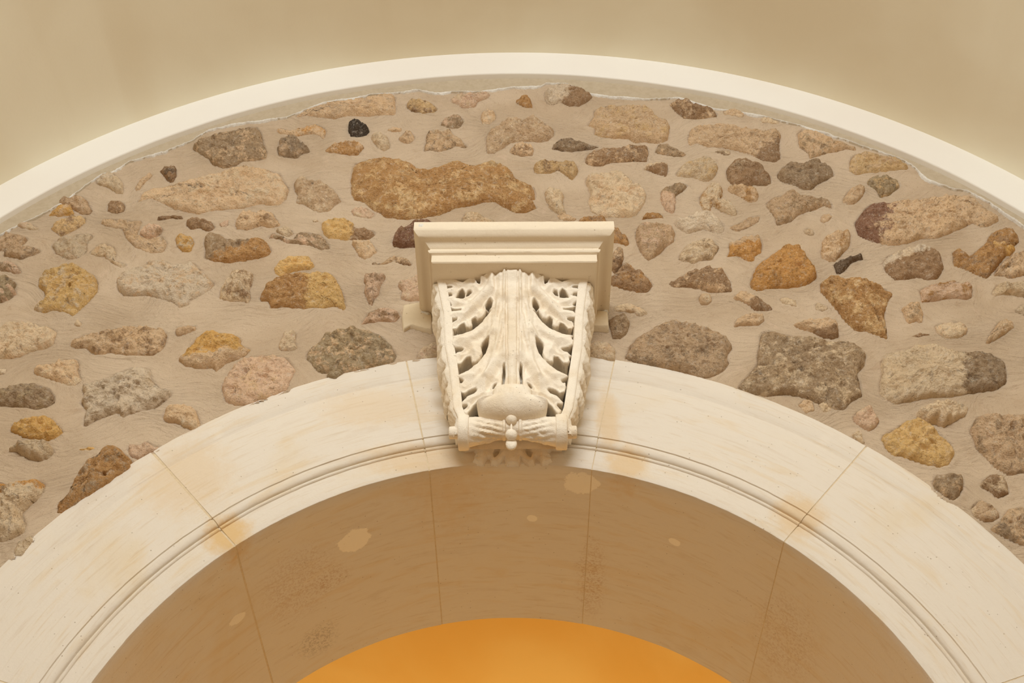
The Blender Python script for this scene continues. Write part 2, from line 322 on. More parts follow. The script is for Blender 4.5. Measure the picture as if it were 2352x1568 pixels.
# ------------------------------------------------------------------ measured outlines (millimetres on the wall; tenths for the bracket)
STONES=[
 ('cream|white@-120,0.2',17.4,'-1641,5511 -1623,5547 -1584,5568 -1539,5525 -1514,5482 -1504,5426 -1531,5430 -1579,5469 -1623,5490'),
 ('brown/dark',23.2,'-1402,5577 -1368,5595 -1328,5591 -1317,5533 -1328,5501 -1352,5512 -1377,5548'),
 ('tan',11.6,'-1472,5455 -1455,5515 -1422,5568 -1412,5550 -1434,5500 -1451,5437'),
 ('tan/cream',26.1,'-1452,5370 -1441,5429 -1399,5470 -1317,5483 -1239,5524 -1143,5566 -1086,5588 -990,5579 -909,5550 -884,5494 -860,5452 -862,5385 -891,5350 -959,5359 -1021,5333 -1120,5325 -1191,5302 -1287,5327 -1345,5369 -1394,5402'),
 ('tangrey/brown',20.3,'-1751,5364 -1734,5398 -1703,5412 -1660,5415 -1631,5384 -1609,5343 -1595,5323 -1606,5296 -1637,5303 -1678,5330 -1715,5357'),
 ('brown/tan',17.4,'-1556,5372 -1526,5389 -1493,5378 -1477,5351 -1480,5317 -1516,5307 -1544,5318'),
 ('ytan/brown',20.3,'-1739,5224 -1723,5257 -1687,5283 -1648,5296 -1615,5289 -1609,5256 -1630,5224 -1663,5188 -1684,5172 -1712,5198'),
 ('tan/tangrey',8.7,'-1565,5258 -1541,5281 -1476,5277 -1394,5266 -1398,5224 -1398,5185 -1356,5165 -1299,5171 -1271,5133 -1277,5076 -1330,5077 -1398,5109 -1442,5160 -1468,5218 -1524,5225'),
 ('pink/brown',26.1,'-1396,5185 -1384,5227 -1339,5234 -1307,5220 -1304,5185 -1325,5162 -1361,5156'),
 ('greyl/tangrey',13.05,'-1709,5120 -1687,5165 -1631,5190 -1574,5193 -1556,5170 -1569,5138 -1560,5082 -1579,5045 -1626,5039 -1679,5070'),
 ('cream/tan',13.05,'-1558,5075 -1539,5132 -1508,5144 -1468,5112 -1451,5075 -1451,5037 -1402,5019 -1394,5000 -1425,4995 -1455,5019 -1494,5062 -1522,5060'),
 ('ochre/greyl',17.4,'-1260,5165 -1230,5184 -1184,5158 -1173,5133 -1178,5082 -1211,5082 -1242,5114'),
 ('brown/tangrey',23.2,'-1235,5258 -1213,5274 -1177,5264 -1125,5251 -1110,5224 -1132,5199 -1169,5218 -1210,5212 -1226,5232'),
 ('brown',10.15,'-1353,5272 -1319,5293 -1269,5294 -1241,5282 -1239,5272 -1283,5278 -1327,5271'),
 ('pink',8.7,'-1108,5241 -1071,5274 -1064,5228 -1093,5225'),
 ('tan/brown',23.2,'-1049,5245 -1039,5285 -996,5311 -946,5314 -902,5304 -884,5264 -863,5234 -899,5218 -941,5225 -993,5206 -1036,5212'),
 ('greybrown|rust@60,0.1',26.1,'-1150,5162 -1128,5190 -1085,5183 -1048,5147 -998,5150 -934,5146 -905,5132 -880,5097 -886,5063 -919,5043 -979,5023 -1036,5017 -1091,5027 -1133,5051 -1133,5092 -1144,5127'),
 ('tangrey/brown',17.4,'-1908,5169 -1895,5195 -1851,5188 -1800,5169 -1806,5131 -1834,5099 -1865,5093 -1884,5087 -1922,5131'),
 ('cream/pink',11.6,'-1882,5235 -1852,5264 -1805,5244 -1768,5218 -1804,5212 -1854,5225'),
 ('pink/greybrown',20.3,'-1867,5029 -1836,5035 -1802,5016 -1766,4968 -1787,4962 -1826,4974 -1851,4974 -1880,5005'),
 ('greygreen/brown',26.1,'-1843,4952 -1809,4946 -1771,4910 -1777,4875 -1765,4846 -1785,4820 -1802,4811 -1835,4817 -1876,4941'),
 ('yellow/cream',29,'-1703,4926 -1688,4973 -1652,4991 -1600,5009 -1571,5006 -1535,4972 -1504,4960 -1478,4912 -1471,4871 -1482,4836 -1503,4791 -1528,4737 -1560,4757 -1602,4768 -1636,4763 -1682,4775 -1675,4809 -1652,4826 -1667,4866 -1693,4890'),
 ('white/tan',29,'-1423,4930 -1413,4966 -1371,4995 -1341,5007 -1327,5038 -1257,5031 -1237,5013 -1194,5000 -1175,5028 -1144,5012 -1111,4964 -1077,4927 -1055,4904 -1069,4880 -1085,4857 -1137,4817 -1132,4794 -1169,4783 -1198,4811 -1249,4829 -1300,4847 -1342,4841 -1378,4847 -1410,4882'),
 ('cream/brown',31.9,'-1042,4837 -1037,4878 -1025,4925 -1006,4961 -976,4973 -930,4960 -923,4925 -929,4872 -919,4831 -921,4791 -944,4814 -979,4811 -1011,4820'),
 ('cream',11.6,'-1519,4706 -1509,4726 -1486,4706 -1488,4689 -1511,4690'),
 ('cream/tan',26.1,'-1787,4681 -1766,4686 -1739,4702 -1696,4713 -1662,4716 -1630,4696 -1589,4685 -1563,4668 -1560,4636 -1558,4598 -1583,4577 -1625,4567 -1657,4546 -1692,4535 -1722,4536 -1746,4541'),
 ('tan/brown',29,'-1512,4596 -1503,4623 -1472,4650 -1431,4655 -1393,4671 -1357,4682 -1312,4687 -1269,4681 -1225,4676 -1189,4664 -1176,4637 -1175,4594 -1187,4562 -1210,4544 -1266,4542 -1312,4547 -1359,4558 -1395,4548 -1423,4558 -1447,4580 -1486,4583'),
 ('tangrey/tan',10.15,'-1164,4665 -1139,4692 -1086,4697 -1085,4670 -1109,4654 -1148,4638'),
 ('ochre|tan@80,0.25',29,'-1124,4525 -1109,4546 -1096,4594 -1081,4637 -1058,4658 -1013,4666 -988,4652 -949,4649 -920,4630 -919,4598 -878,4576 -892,4545 -916,4529 -957,4509 -984,4468 -1002,4488 -1046,4483 -1096,4494'),
 ('tan/cream',20.3,'-1604,4486 -1585,4512 -1537,4512 -1512,4533 -1460,4532 -1443,4511 -1443,4480 -1417,4434 -1435,4404 -1466,4409 -1507,4425 -1552,4443 -1590,4461'),
 ('white',8.7,'-1719,4489 -1690,4494 -1683,4468 -1702,4458'),
 ('grey/greygreen',26.1,'-1699,4383 -1678,4387 -1662,4407 -1622,4420 -1566,4417 -1520,4397 -1494,4367 -1485,4332 -1505,4313 -1535,4303 -1584,4311 -1635,4314 -1658,4319 -1683,4328'),
 ('white/greybrown',31.9,'-1417,4398 -1393,4418 -1378,4433 -1344,4443 -1312,4468 -1270,4493 -1230,4498 -1200,4488 -1196,4457 -1177,4421 -1136,4381 -1116,4391 -1106,4366 -1128,4342 -1147,4308 -1191,4294 -1234,4279 -1249,4265 -1268,4284 -1310,4265 -1329,4256 -1352,4233 -1372,4228 -1377,4261 -1374,4295 -1407,4329 -1401,4363'),
 ('ochre',23.2,'-1608,4224 -1599,4248 -1555,4257 -1528,4276 -1492,4276 -1465,4252 -1434,4228 -1424,4205 -1443,4182 -1465,4170 -1502,4177 -1541,4180 -1570,4196 -1599,4210'),
 ('cream',37.7,'-1587,4127 -1583,4140 -1559,4140 -1526,4158 -1482,4165 -1458,4153 -1437,4142 -1433,4124 -1440,4099 -1468,4088 -1504,4093 -1533,4111 -1555,4124'),
 ('tan/cream',23.2,'-1129,4269 -1118,4303 -1082,4322 -1045,4317 -1017,4302 -1005,4273 -993,4245 -993,4226 -1012,4212 -1042,4221 -1070,4240 -1107,4248'),
 ('pink/tan',20.3,'-960,4399 -947,4466 -933,4506 -904,4534 -857,4551 -808,4551 -753,4539 -728,4504 -716,4476 -726,4426 -733,4382 -781,4355 -818,4335 -855,4318 -895,4318 -934,4335'),
 ('rust/greybrown',29,'-1375,3886 -1375,3924 -1351,3949 -1347,4000 -1340,4053 -1327,4084 -1301,4106 -1265,4147 -1236,4142 -1206,4115 -1175,4088 -1181,4052 -1212,4022 -1253,3974 -1294,3936 -1345,3886'),
 ('ochre',7.25,'-1367,4136 -1318,4149 -1298,4140 -1334,4129'),
 ('pink',8.7,'-1213,4134 -1208,4161 -1175,4157 -1150,4170 -1122,4152 -1105,4156 -1104,4133 -1135,4116 -1162,4093 -1188,4102'),
 ('orange|cream/grey@80,-0.45',34.8,'-1588,4012 -1566,4007 -1539,3994 -1499,4011 -1449,4015 -1427,4002 -1423,3968 -1433,3930 -1444,3921 -1464,3884 -1438,3839 -1443,3810 -1472,3786 -1500,3778 -1520,3783'),
 ('cream',11.6,'-1457,3753 -1453,3784 -1419,3804 -1403,3792 -1424,3726 -1453,3726'),
 ('tan/tangrey',23.2,'-914,5940 -876,5972 -834,6012 -767,6036 -675,6056 -583,6080 -536,6088 -489,6083 -483,6001 -480,5948 -549,5945 -595,5941 -683,5946 -731,5918 -778,5927 -850,5943'),
 ('ytan/brown',23.2,'-448,6033 -421,6049 -369,6049 -326,6024 -306,5991 -323,5963 -369,5955 -416,5968 -441,6000'),
 ('greybrown/tan',29,'-1296,5728 -1259,5773 -1197,5811 -1148,5842 -1092,5865 -1052,5872 -1022,5825 -1003,5756 -981,5695 -980,5651 -1017,5636 -1069,5622 -1099,5593 -1142,5586 -1190,5608 -1214,5645 -1256,5683 -1287,5705'),
 ('tan/orange',13.05,'-976,5846 -951,5862 -907,5838 -877,5853 -851,5873 -825,5884 -787,5876 -756,5841 -755,5790 -767,5775 -794,5806 -835,5814 -874,5799 -916,5807 -954,5815'),
 ('grey/tangrey',26.1,'-948,5713 -946,5766 -914,5796 -872,5788 -840,5749 -806,5689 -837,5682 -856,5656 -905,5653 -938,5668'),
 ('black',29,'-677,5885 -646,5901 -612,5877 -577,5837 -588,5810 -628,5791 -660,5799 -673,5838'),
 ('rust/tan',18.85,'-759,5702 -727,5739 -693,5754 -630,5758 -591,5727 -602,5693 -617,5664 -685,5679 -730,5683'),
 ('cream/tan',20.3,'-579,5798 -563,5821 -535,5821 -501,5790 -489,5744 -491,5714 -512,5691 -541,5714 -562,5752'),
 ('tan',10.15,'-519,5845 -493,5864 -447,5852 -450,5829 -491,5829'),
 ('tan/brown',15.95,'-464,5778 -445,5824 -414,5839 -391,5800 -396,5762 -422,5747 -454,5762'),
 ('tangrey/cream',26.1,'-856,5479 -839,5514 -810,5528 -775,5493 -741,5499 -708,5471 -668,5415 -649,5377 -670,5354 -692,5313 -729,5307 -760,5320 -793,5348 -829,5361 -830,5409 -847,5444'),
 ('rust/ytan',31.9,'-636,5594 -626,5623 -583,5639 -513,5659 -477,5647 -432,5615 -392,5606 -362,5572 -297,5571 -244,5599 -210,5619 -170,5590 -122,5604 -77,5630 -42,5604 -8,5575 11,5524 31,5482 92,5460 99,5384 74,5368 104,5331 65,5297 14,5295 -32,5332 -66,5366 -109,5359 -164,5338 -218,5320 -276,5286 -325,5274 -377,5269 -410,5261 -435,5267 -477,5275 -500,5301 -535,5327 -569,5370 -608,5384 -628,5432 -634,5515'),
 ('pink/cream',13.05,'-619,5322 -593,5342 -550,5335 -514,5302 -529,5275 -562,5269 -601,5289'),
 ('yellow|brown@10,0.25',23.2,'-721,5246 -697,5268 -657,5275 -619,5267 -588,5238 -595,5210 -558,5209 -511,5195 -498,5173 -526,5145 -580,5146 -616,5139 -654,5153 -680,5147 -707,5182'),
 ('cream',8.7,'-754,5260 -735,5273 -726,5253 -745,5247'),
 ('cream',13.05,'-888,5201 -854,5222 -830,5215 -808,5179 -833,5165 -867,5183'),
 ('greybrown/pink',10.15,'-918,5165 -897,5196 -873,5185 -837,5157 -818,5150 -804,5185 -778,5195 -745,5188 -712,5177 -681,5142 -662,5093 -702,5086 -750,5114 -797,5129 -829,5129 -863,5150'),
 ('tan/cream',18.85,'-597,5128 -554,5149 -516,5135 -489,5079 -513,5045 -535,5032 -563,5052 -580,5093'),
 ('tan/brown',11.6,'-535,5030 -471,5016 -447,5050 -407,5056 -356,5015 -359,4995 -390,5002 -427,5022 -462,5006 -506,5009'),
 ('redbr/brown',31.9,'-446,5139 -437,5174 -403,5216 -368,5252 -332,5266 -285,5251 -279,5103 -333,5103 -364,5103 -409,5100 -437,5111'),
 ('yellow/ochre',18.85,'-863,4987 -850,5020 -818,5047 -778,5050 -738,5053 -726,5026 -709,4999 -725,4979 -764,4976 -799,4966 -830,4940 -855,4960'),
 ('rust|yellow@-10,0.05',31.9,'-898,4835 -885,4867 -872,4899 -835,4919 -803,4945 -766,4957 -709,4964 -660,4963 -631,4937 -610,4898 -591,4840 -579,4795 -580,4764 -612,4783 -667,4777 -730,4771 -796,4784 -846,4772 -859,4810 -885,4810'),
 ('pink/brown',23.2,'-536,4942 -510,4955 -450,4948 -451,4928 -466,4889 -467,4845 -482,4813 -487,4775 -506,4800 -526,4858 -523,4896'),
 ('pink/cream',18.85,'-410,4905 -390,4924 -360,4937 -330,4957 -305,4904 -305,4815 -361,4809 -397,4828 -395,4866'),
 ('pink/brown',17.4,'-531,4687 -517,4717 -503,4754 -470,4773 -427,4772 -392,4760 -382,4735 -402,4705 -440,4711 -482,4702'),
 ('greygreen/tan',29,'-698,4534 -690,4574 -660,4603 -648,4645 -600,4662 -538,4671 -486,4662 -443,4637 -406,4596 -382,4543 -392,4509 -452,4487 -511,4470 -551,4459 -624,4459 -654,4476 -675,4511'),
 ('greygreen',15.95,'-619,4444 -603,4478 -566,4483 -552,4461 -582,4433'),
 ('cream/pink',18.85,'-796,4587 -789,4628 -781,4664 -752,4666 -734,4651 -733,4610 -720,4574 -748,4563 -781,4563'),
 ('pink/cream',15.95,'-262,6063 -225,6096 -169,6103 -117,6120 -84,6103 -97,6069 -139,6045 -148,6004 -203,5988 -223,6021 -251,6030'),
 ('rust/brown',20.3,'13,6040 39,6073 72,6089 86,6039 95,5990 57,5994 25,6015'),
 ('white|brown@30,0.1',26.1,'139,6117 178,6159 249,6162 305,6124 350,6073 325,6040 286,6000 244,6008 208,6041 170,6017 147,6033 138,6075'),
 ('tan/cream',18.85,'-128,5961 -106,5989 -73,5977 -59,5936 -67,5904 -90,5873 -122,5881 -132,5921'),
 ('greybrown/pink',14.5,'-297,5879 -280,5926 -244,5950 -211,5941 -192,5905 -209,5854 -227,5847 -264,5855'),
 ('tan/grey',23.2,'-360,5680 -354,5740 -353,5809 -327,5840 -280,5824 -249,5839 -230,5800 -197,5762 -169,5724 -187,5716 -223,5732 -258,5702 -293,5687 -329,5702'),
 ('tangrey/cream',26.1,'-106,5691 -107,5782 -94,5828 -53,5874 -17,5914 15,5913 57,5897 89,5933 130,5897 179,5833 178,5795 146,5757 92,5750 42,5750 -3,5735 -34,5705 -70,5676 -96,5676'),
 ('tan/brown',21.75,'-16,5686 6,5724 33,5750 78,5730 95,5700 90,5656 55,5652 10,5664'),
 ('grey/dark',23.2,'156,5706 182,5751 222,5755 303,5743 364,5719 350,5705 301,5697 242,5687 180,5698'),
 ('brown/tan',23.2,'289,5639 308,5684 349,5706 408,5705 489,5712 551,5715 556,5689 546,5619 491,5619 438,5620 393,5613 357,5591 309,5599 290,5617'),
 ('ytan/brown',20.3,'83,5576 103,5620 143,5620 187,5612 214,5630 253,5619 270,5582 264,5539 236,5493 215,5525 186,5561 155,5540 106,5540 85,5555'),
 ('cream',24.65,'124,5431 148,5455 182,5438 207,5403 202,5362 201,5328 214,5281 191,5275 166,5295 141,5335 130,5390'),
 ('tan/cream',11.6,'166,5291 217,5291 257,5257 219,5245 178,5258'),
 ('cream/tan',17.4,'-191,5263 -180,5299 -151,5312 -121,5296 -95,5269 -49,5249 -44,5223 -190,5224'),
 ('rust/brown',17.4,'249,5253 270,5266 317,5279 358,5266 369,5239 364,5220 252,5220'),
 ('rust/brown',23.2,'371,5210 404,5203 414,5171 437,5145 443,5113 423,5107 399,5120 366,5120'),
 ('tan/ytan',29,'307,5870 337,5925 344,5982 392,5997 452,5997 508,5996 564,5996 593,5955 616,5899 647,5891 655,5852 641,5774 616,5744 579,5733 535,5745 500,5745 475,5776 416,5776 362,5784 332,5808 338,5846'),
 ('brown/tan',23.2,'659,6017 699,6049 736,6040 779,6007 823,5983 864,5942 857,5918 811,5914 755,5911 714,5911 686,5959'),
 ('tan/cream',11.6,'877,5968 935,5984 977,5951 963,5911 927,5923 883,5936'),
 ('cream',11.6,'1027,5911 1056,5918 1098,5894 1117,5870 1072,5875 1032,5883'),
 ('tan|brown@40,0.55',26.1,'712,5776 734,5838 786,5861 864,5860 953,5844 1018,5820 1087,5827 1105,5796 1083,5712 1080,5638 1054,5609 1002,5617 955,5661 905,5684 845,5707 793,5715 750,5738 726,5719 712,5738'),
 ('greybrown/tan',17.4,'571,5679 594,5739 625,5738 666,5693 712,5663 688,5648 644,5649 605,5664'),
 ('grey/cream',8.7,'804,5684 854,5695 885,5691 881,5661 858,5650 833,5669'),
 ('cream|brown@70,-0.2',20.3,'509,5563 533,5592 578,5606 625,5606 622,5552 610,5516 573,5538 540,5563'),
 ('cream/ytan',23.2,'640,5535 659,5571 683,5600 726,5628 776,5643 809,5620 824,5577 808,5534 786,5498 759,5484 726,5506 684,5513 649,5521'),
 ('brown/greybrown',29,'846,5565 878,5615 928,5626 965,5607 999,5563 1022,5513 1016,5471 987,5454 946,5464 901,5451 856,5472 840,5515'),
 ('grey/greybrown',29,'1038,5528 1072,5579 1100,5593 1133,5578 1173,5607 1219,5617 1252,5606 1271,5563 1273,5527 1237,5498 1192,5464 1165,5429 1130,5429 1105,5457 1061,5479 1039,5507'),
 ('cream/tan',23.2,'283,5495 302,5538 350,5544 399,5558 426,5573 458,5522 489,5472 513,5444 527,5403 516,5362 496,5321 476,5281 441,5268 383,5269 341,5276 300,5303 290,5357 301,5418 294,5460'),
 ('greybrown|pink@110,0.0',17.4,'572,5420 591,5448 633,5476 672,5483 692,5461 667,5427 638,5399 628,5331 620,5291 587,5305 571,5366'),
 ('cream/rust',23.2,'718,5387 744,5429 770,5470 817,5463 820,5421 806,5373 837,5353 864,5299 853,5272 825,5286 794,5306 772,5339 756,5306 723,5313 719,5353'),
 ('tan/rust',20.3,'837,5451 861,5468 902,5457 945,5450 958,5408 946,5367 914,5354 892,5375 866,5409 842,5423'),
 ('tangrey/greybrown',26.1,'968,5344 1000,5384 1045,5404 1089,5411 1138,5397 1187,5383 1219,5369 1232,5328 1229,5308 1194,5329 1157,5309 1121,5296 1089,5276 1057,5237 1026,5224 992,5217 991,5270 979,5303'),
 ('white',26.1,'612,5252 658,5258 699,5284 729,5297 762,5284 791,5251 805,5211 795,5179 757,5173 722,5196 688,5183 658,5170 632,5200 613,5226'),
 ('tangrey',7.25,'809,5212 858,5238 896,5270 948,5283 938,5244 892,5211 847,5186'),
 ('tangrey/pink',31.9,'457,5163 470,5216 498,5242 546,5229 604,5221 616,5175 604,5125 577,5100 554,5064 524,5033 499,5016 482,5038 468,5077 459,5121'),
 ('rust',11.6,'487,5257 502,5290 537,5303 570,5293 584,5259 550,5263 517,5266'),
 ('cream/greybrown',26.1,'605,5035 620,5066 640,5103 684,5128 734,5140 758,5127 770,5096 758,5065 729,5022 688,5019 670,5001 639,5007 608,5016'),
 ('tan|orange@80,-0.15',20.3,'780,5038 796,5069 798,5119 827,5125 855,5150 890,5162 926,5153 931,5105 921,5061 894,5043 883,5009 855,5022 833,5040 800,5038'),
 ('orange/rust',37.7,'847,4899 867,4946 886,4994 931,5031 978,5074 1013,5092 1053,5086 1075,5048 1093,4987 1104,4933 1083,4903 1047,4880 986,4869 927,4869 875,4858 850,4875'),
 ('brown/tan',26.1,'557,4903 591,4920 625,4950 675,4967 710,4991 748,4973 773,4955 789,4889 785,4854 749,4849 694,4855 664,4867 633,4873 594,4870 571,4879'),
 ('brown/rust',26.1,'361,4934 405,5006 425,5005 455,4963 482,4951 499,4921 511,4891 490,4856 454,4851 416,4863 358,4886 336,4910'),
 ('brown/tan',34.8,'380,5067 397,5074 414,5049 405,5000 382,4957 369,4946 348,4994'),
 ('tan',11.6,'1160,5246 1174,5279 1206,5292 1218,5266 1197,5240 1168,5220'),
 ('tan/tangrey',20.3,'1267,5373 1297,5421 1338,5455 1364,5455 1373,5427 1349,5379 1311,5339 1286,5339 1265,5353'),
 ('greygreen/ytan',21.75,'1381,5475 1405,5510 1449,5513 1496,5509 1518,5474 1506,5439 1463,5398 1413,5381 1409,5426 1389,5454'),
 ('tan/greybrown',26.1,'1161,5804 1189,5835 1224,5827 1267,5788 1305,5750 1355,5727 1390,5704 1400,5685 1343,5689 1296,5675 1244,5660 1192,5638 1185,5675 1160,5713'),
 ('ytan/tan',20.3,'1338,5613 1364,5656 1407,5671 1458,5663 1510,5633 1552,5604 1576,5574 1559,5556 1505,5550 1463,5539 1401,5533 1352,5526 1331,5555'),
 ('redbr|tan/tangrey@20,-0.45',31.9,'1286,5237 1320,5283 1356,5336 1411,5356 1470,5356 1548,5362 1602,5375 1642,5368 1668,5402 1711,5388 1755,5395 1789,5360 1813,5293 1846,5246 1794,5208 1759,5201 1733,5228 1681,5189 1624,5157 1569,5132 1521,5139 1465,5108 1405,5095 1337,5121 1287,5160 1287,5198'),
 ('tangrey/cream',10.15,'1084,5189 1108,5209 1133,5183 1128,5157 1101,5164'),
 ('tan/rust',26.1,'1130,5066 1145,5120 1166,5150 1199,5170 1251,5190 1266,5164 1254,5105 1238,5080 1202,5039 1173,5003 1151,5013 1129,5032'),
 ('dark',20.3,'1162,4998 1197,5023 1239,5032 1270,5047 1299,5028 1266,5022 1233,4998 1206,4962 1185,4938 1166,4944'),
 ('white|brown@70,-0.25',31.9,'1342,5008 1375,5050 1429,5075 1494,5093 1549,5086 1567,5043 1562,4970 1532,4916 1491,4907 1455,4923 1408,4908 1373,4911 1350,4953'),
 ('rust/brown',29,'1609,5063 1649,5075 1658,5032 1698,5063 1742,5106 1784,5169 1840,5195 1882,5181 1880,5118 1837,5080 1791,5019 1748,4964 1702,4911 1679,4929 1645,4953 1597,4984 1602,5020'),
 ('tan/brown',26.1,'1716,4919 1747,4972 1806,5039 1853,5064 1895,5069 1874,4942 1791,4918 1747,4930'),
 ('rust/ytan',37.7,'1097,4897 1119,4909 1150,4909 1212,4902 1270,4896 1318,4878 1357,4843 1328,4797 1307,4752 1295,4713 1289,4669 1286,4609 1253,4626 1220,4648 1179,4653 1151,4703 1132,4764 1113,4810 1093,4851'),
 ('pink/rust',24.65,'1444,4863 1487,4886 1529,4897 1588,4897 1625,4885 1640,4861 1626,4815 1603,4801 1546,4807 1490,4802 1438,4794 1442,4828'),
 ('cream/tan',21.75,'1692,4840 1724,4886 1763,4886 1805,4894 1850,4885 1829,4816 1748,4831 1699,4822'),
 ('greyl',14.5,'1745,4747 1796,4792 1820,4781 1800,4713 1761,4736'),
 ('tan/greybrown',21.75,'1357,4762 1398,4790 1432,4784 1437,4739 1421,4689 1401,4700 1367,4684 1361,4728'),
 ('cream/tan',14.5,'1455,4682 1496,4693 1555,4698 1573,4665 1562,4638 1521,4611 1476,4612 1454,4644'),
 ('brown',8.7,'1359,4627 1397,4643 1436,4632 1396,4621'),
 ('tan/cream',21.75,'1605,4590 1637,4639 1673,4688 1706,4709 1737,4698 1732,4665 1692,4633 1651,4606 1619,4585'),
 ('tan|brown@80,0.3',26.1,'964,4689 994,4694 1023,4708 1081,4713 1123,4710 1128,4677 1120,4623 1097,4612 1061,4623 1032,4650 1000,4662 976,4678'),
 ('cream',8.7,'942,4824 966,4830 1003,4812 1003,4767 982,4778 946,4796'),
 ('cream',8.7,'1059,4778 1071,4800 1114,4777 1111,4763 1086,4749 1063,4755'),
 ('tan/tangrey',21.75,'762,4671 770,4704 797,4732 840,4737 878,4737 881,4703 851,4676 805,4679'),
 ('tan|brown@60,0.1',20.3,'772,4815 800,4846 832,4852 864,4829 891,4800 924,4760 885,4755 853,4749 835,4783 803,4806'),
 ('tan/cream',13.05,'657,4823 671,4852 709,4840 709,4806 687,4780 661,4789'),
 ('cream/tan',10.15,'353,4781 393,4798 431,4792 461,4775 482,4747 442,4724 428,4747 390,4753 359,4753'),
 ('greybrown/brown',18.85,'333,4714 361,4736 397,4742 415,4697 402,4653 377,4616 343,4621'),
 ('tangrey/grey',29,'375,4525 393,4577 423,4625 466,4652 522,4685 558,4701 615,4695 658,4667 710,4651 739,4613 753,4575 730,4538 733,4502 709,4461 670,4436 640,4428 608,4441 555,4462 483,4483 429,4499'),
 ('greybrown/cream',29,'737,4390 781,4445 817,4496 824,4543 839,4596 849,4644 878,4660 899,4649 936,4638 973,4633 1017,4627 1060,4611 1095,4600 1144,4600 1175,4583 1199,4536 1181,4484 1153,4453 1153,4398 1147,4349 1110,4324 1074,4286 1022,4296 958,4340 906,4355 833,4350 780,4360 749,4370'),
 ('cream|grey@10,0.35',34.8,'1204,4394 1227,4460 1234,4511 1259,4542 1313,4553 1368,4579 1421,4581 1460,4557 1517,4546 1574,4551 1625,4535 1654,4504 1648,4458 1634,4407 1593,4377 1535,4363 1485,4353 1429,4344 1356,4339 1298,4320 1242,4311 1212,4340 1199,4365'),
 ('cream',34.8,'1297,4271 1342,4309 1401,4318 1450,4313 1482,4298 1463,4265 1415,4232 1378,4209 1342,4223 1300,4252'),
 ('yellow/ytan',29,'1159,4167 1173,4185 1213,4208 1259,4241 1300,4250 1332,4236 1357,4193 1388,4147 1390,4102 1358,4058 1322,4049 1290,4058 1259,4071 1222,4089 1186,4098 1168,4126 1164,4144'),
 ('pink/cream',23.2,'1092,4259 1113,4287 1152,4302 1169,4282 1180,4240 1166,4216 1138,4198 1116,4212 1093,4240'),
 ('tangrey/grey',29,'1451,4202 1487,4259 1534,4263 1579,4258 1624,4267 1669,4262 1600,4030 1528,4017 1493,4048 1470,4093 1452,4129 1455,4165'),
 ('greybrown/tan',21.75,'1282,3992 1303,4022 1335,4026 1359,4030 1384,4021 1386,3987 1365,3944 1334,3915 1308,3932 1283,3966'),
 ('brown/cream',24.65,'1425,3985 1457,4015 1487,4024 1507,4011 1515,3980 1512,3946 1485,3934 1468,3930 1454,3955 1432,3972'),
 ('tangrey/cream',18.85,'1373,3895 1402,3920 1422,3933 1439,3907 1460,3886 1458,3858 1434,3841 1405,3841 1377,3862'),
 ('tan/grey',20.3,'1408,3816 1447,3841 1483,3886 1529,3898 1557,3881 1517,3744 1469,3768 1434,3792'),
 ('cream',8.7,'992,4320 1019,4330 1047,4325 1032,4286 1002,4277'),
 ('greyl',8.7,'1057,4325 1103,4354 1118,4339 1087,4310 1065,4310'),
 ('cream',13.05,'1070,4185 1104,4198 1115,4148 1104,4143'),
 ('cream/pink',17.4,'-328,4519 -313,4573 -281,4604 -241,4618 -213,4572 -223,4535'),
 ('cream/tan',18.85,'252,4585 290,4610 334,4597 358,4562 349,4507 250,4532'),
 ('tan',7.25,'923,4316 960,4345 983,4331 983,4287 945,4273'),
]
BLOCKS=[
 ('cream',20.3,'-381,4783 -330,4795 -300,4795 -271,4726 -268,4648 -319,4663 -345,4675 -373,4651 -384,4727'),
 ('cream',34.8,'251,4747 339,4729 338,4649 247,4649'),
]
LEAF='59,46861 -198,46871 -369,46795 -490,46864 -678,46829 -847,46662 -951,46767 -1072,46795 -1293,46710 -1512,46560 -1806,46713 -2083,46805 -2218,46747 -2195,46564 -2072,46437 -1867,46436 -1815,46385 -2000,46311 -2093,46220 -2046,46123 -1859,46122 -1830,46039 -1942,46019 -2030,45928 -1987,45811 -1883,45720 -1830,45645 -1931,45625 -1844,45541 -1541,45511 -1540,45457 -1841,45417 -1953,45211 -1867,45128 -1649,45127 -1665,45065 -1822,44963 -1851,44798 -1789,44703 -1656,44694 -1527,44891 -1428,44940 -1374,44754 -1257,44712 -1175,44794 -1197,45063 -1114,45145 -1046,45021 -896,45061 -814,45185 -782,45350 -664,45308 -812,45061 -960,44855 -1189,44629 -1485,44486 -1650,44466 -1815,44426 -1762,44322 -1825,44219 -1804,44053 -1670,43949 -1505,43915 -1422,43886 -1502,43803 -1632,43763 -1759,43618 -1659,43555 -1681,43389 -1619,43277 -1490,43305 -1317,43566 -1219,43553 -1181,43325 -1067,43316 -939,43427 -877,43613 -829,43696 -779,43688 -907,43448 -1066,43241 -1289,43014 -1607,42829 -1589,42746 -1442,42654 -1402,42600 -1454,42517 -1519,42539 -1537,42373 -1494,42187 -1348,42084 -1239,42207 -1049,42268 -1016,42206 -1093,42082 -1266,42001 -1451,41756 -1416,41634 -1275,41674 -1258,41625 -1395,41431 -1361,41317 -1265,41248 -1099,41592 -945,41795 -850,41835 -833,41753 -910,41631 -941,41550 -874,41347 -840,41112 -776,41055 53,41051'
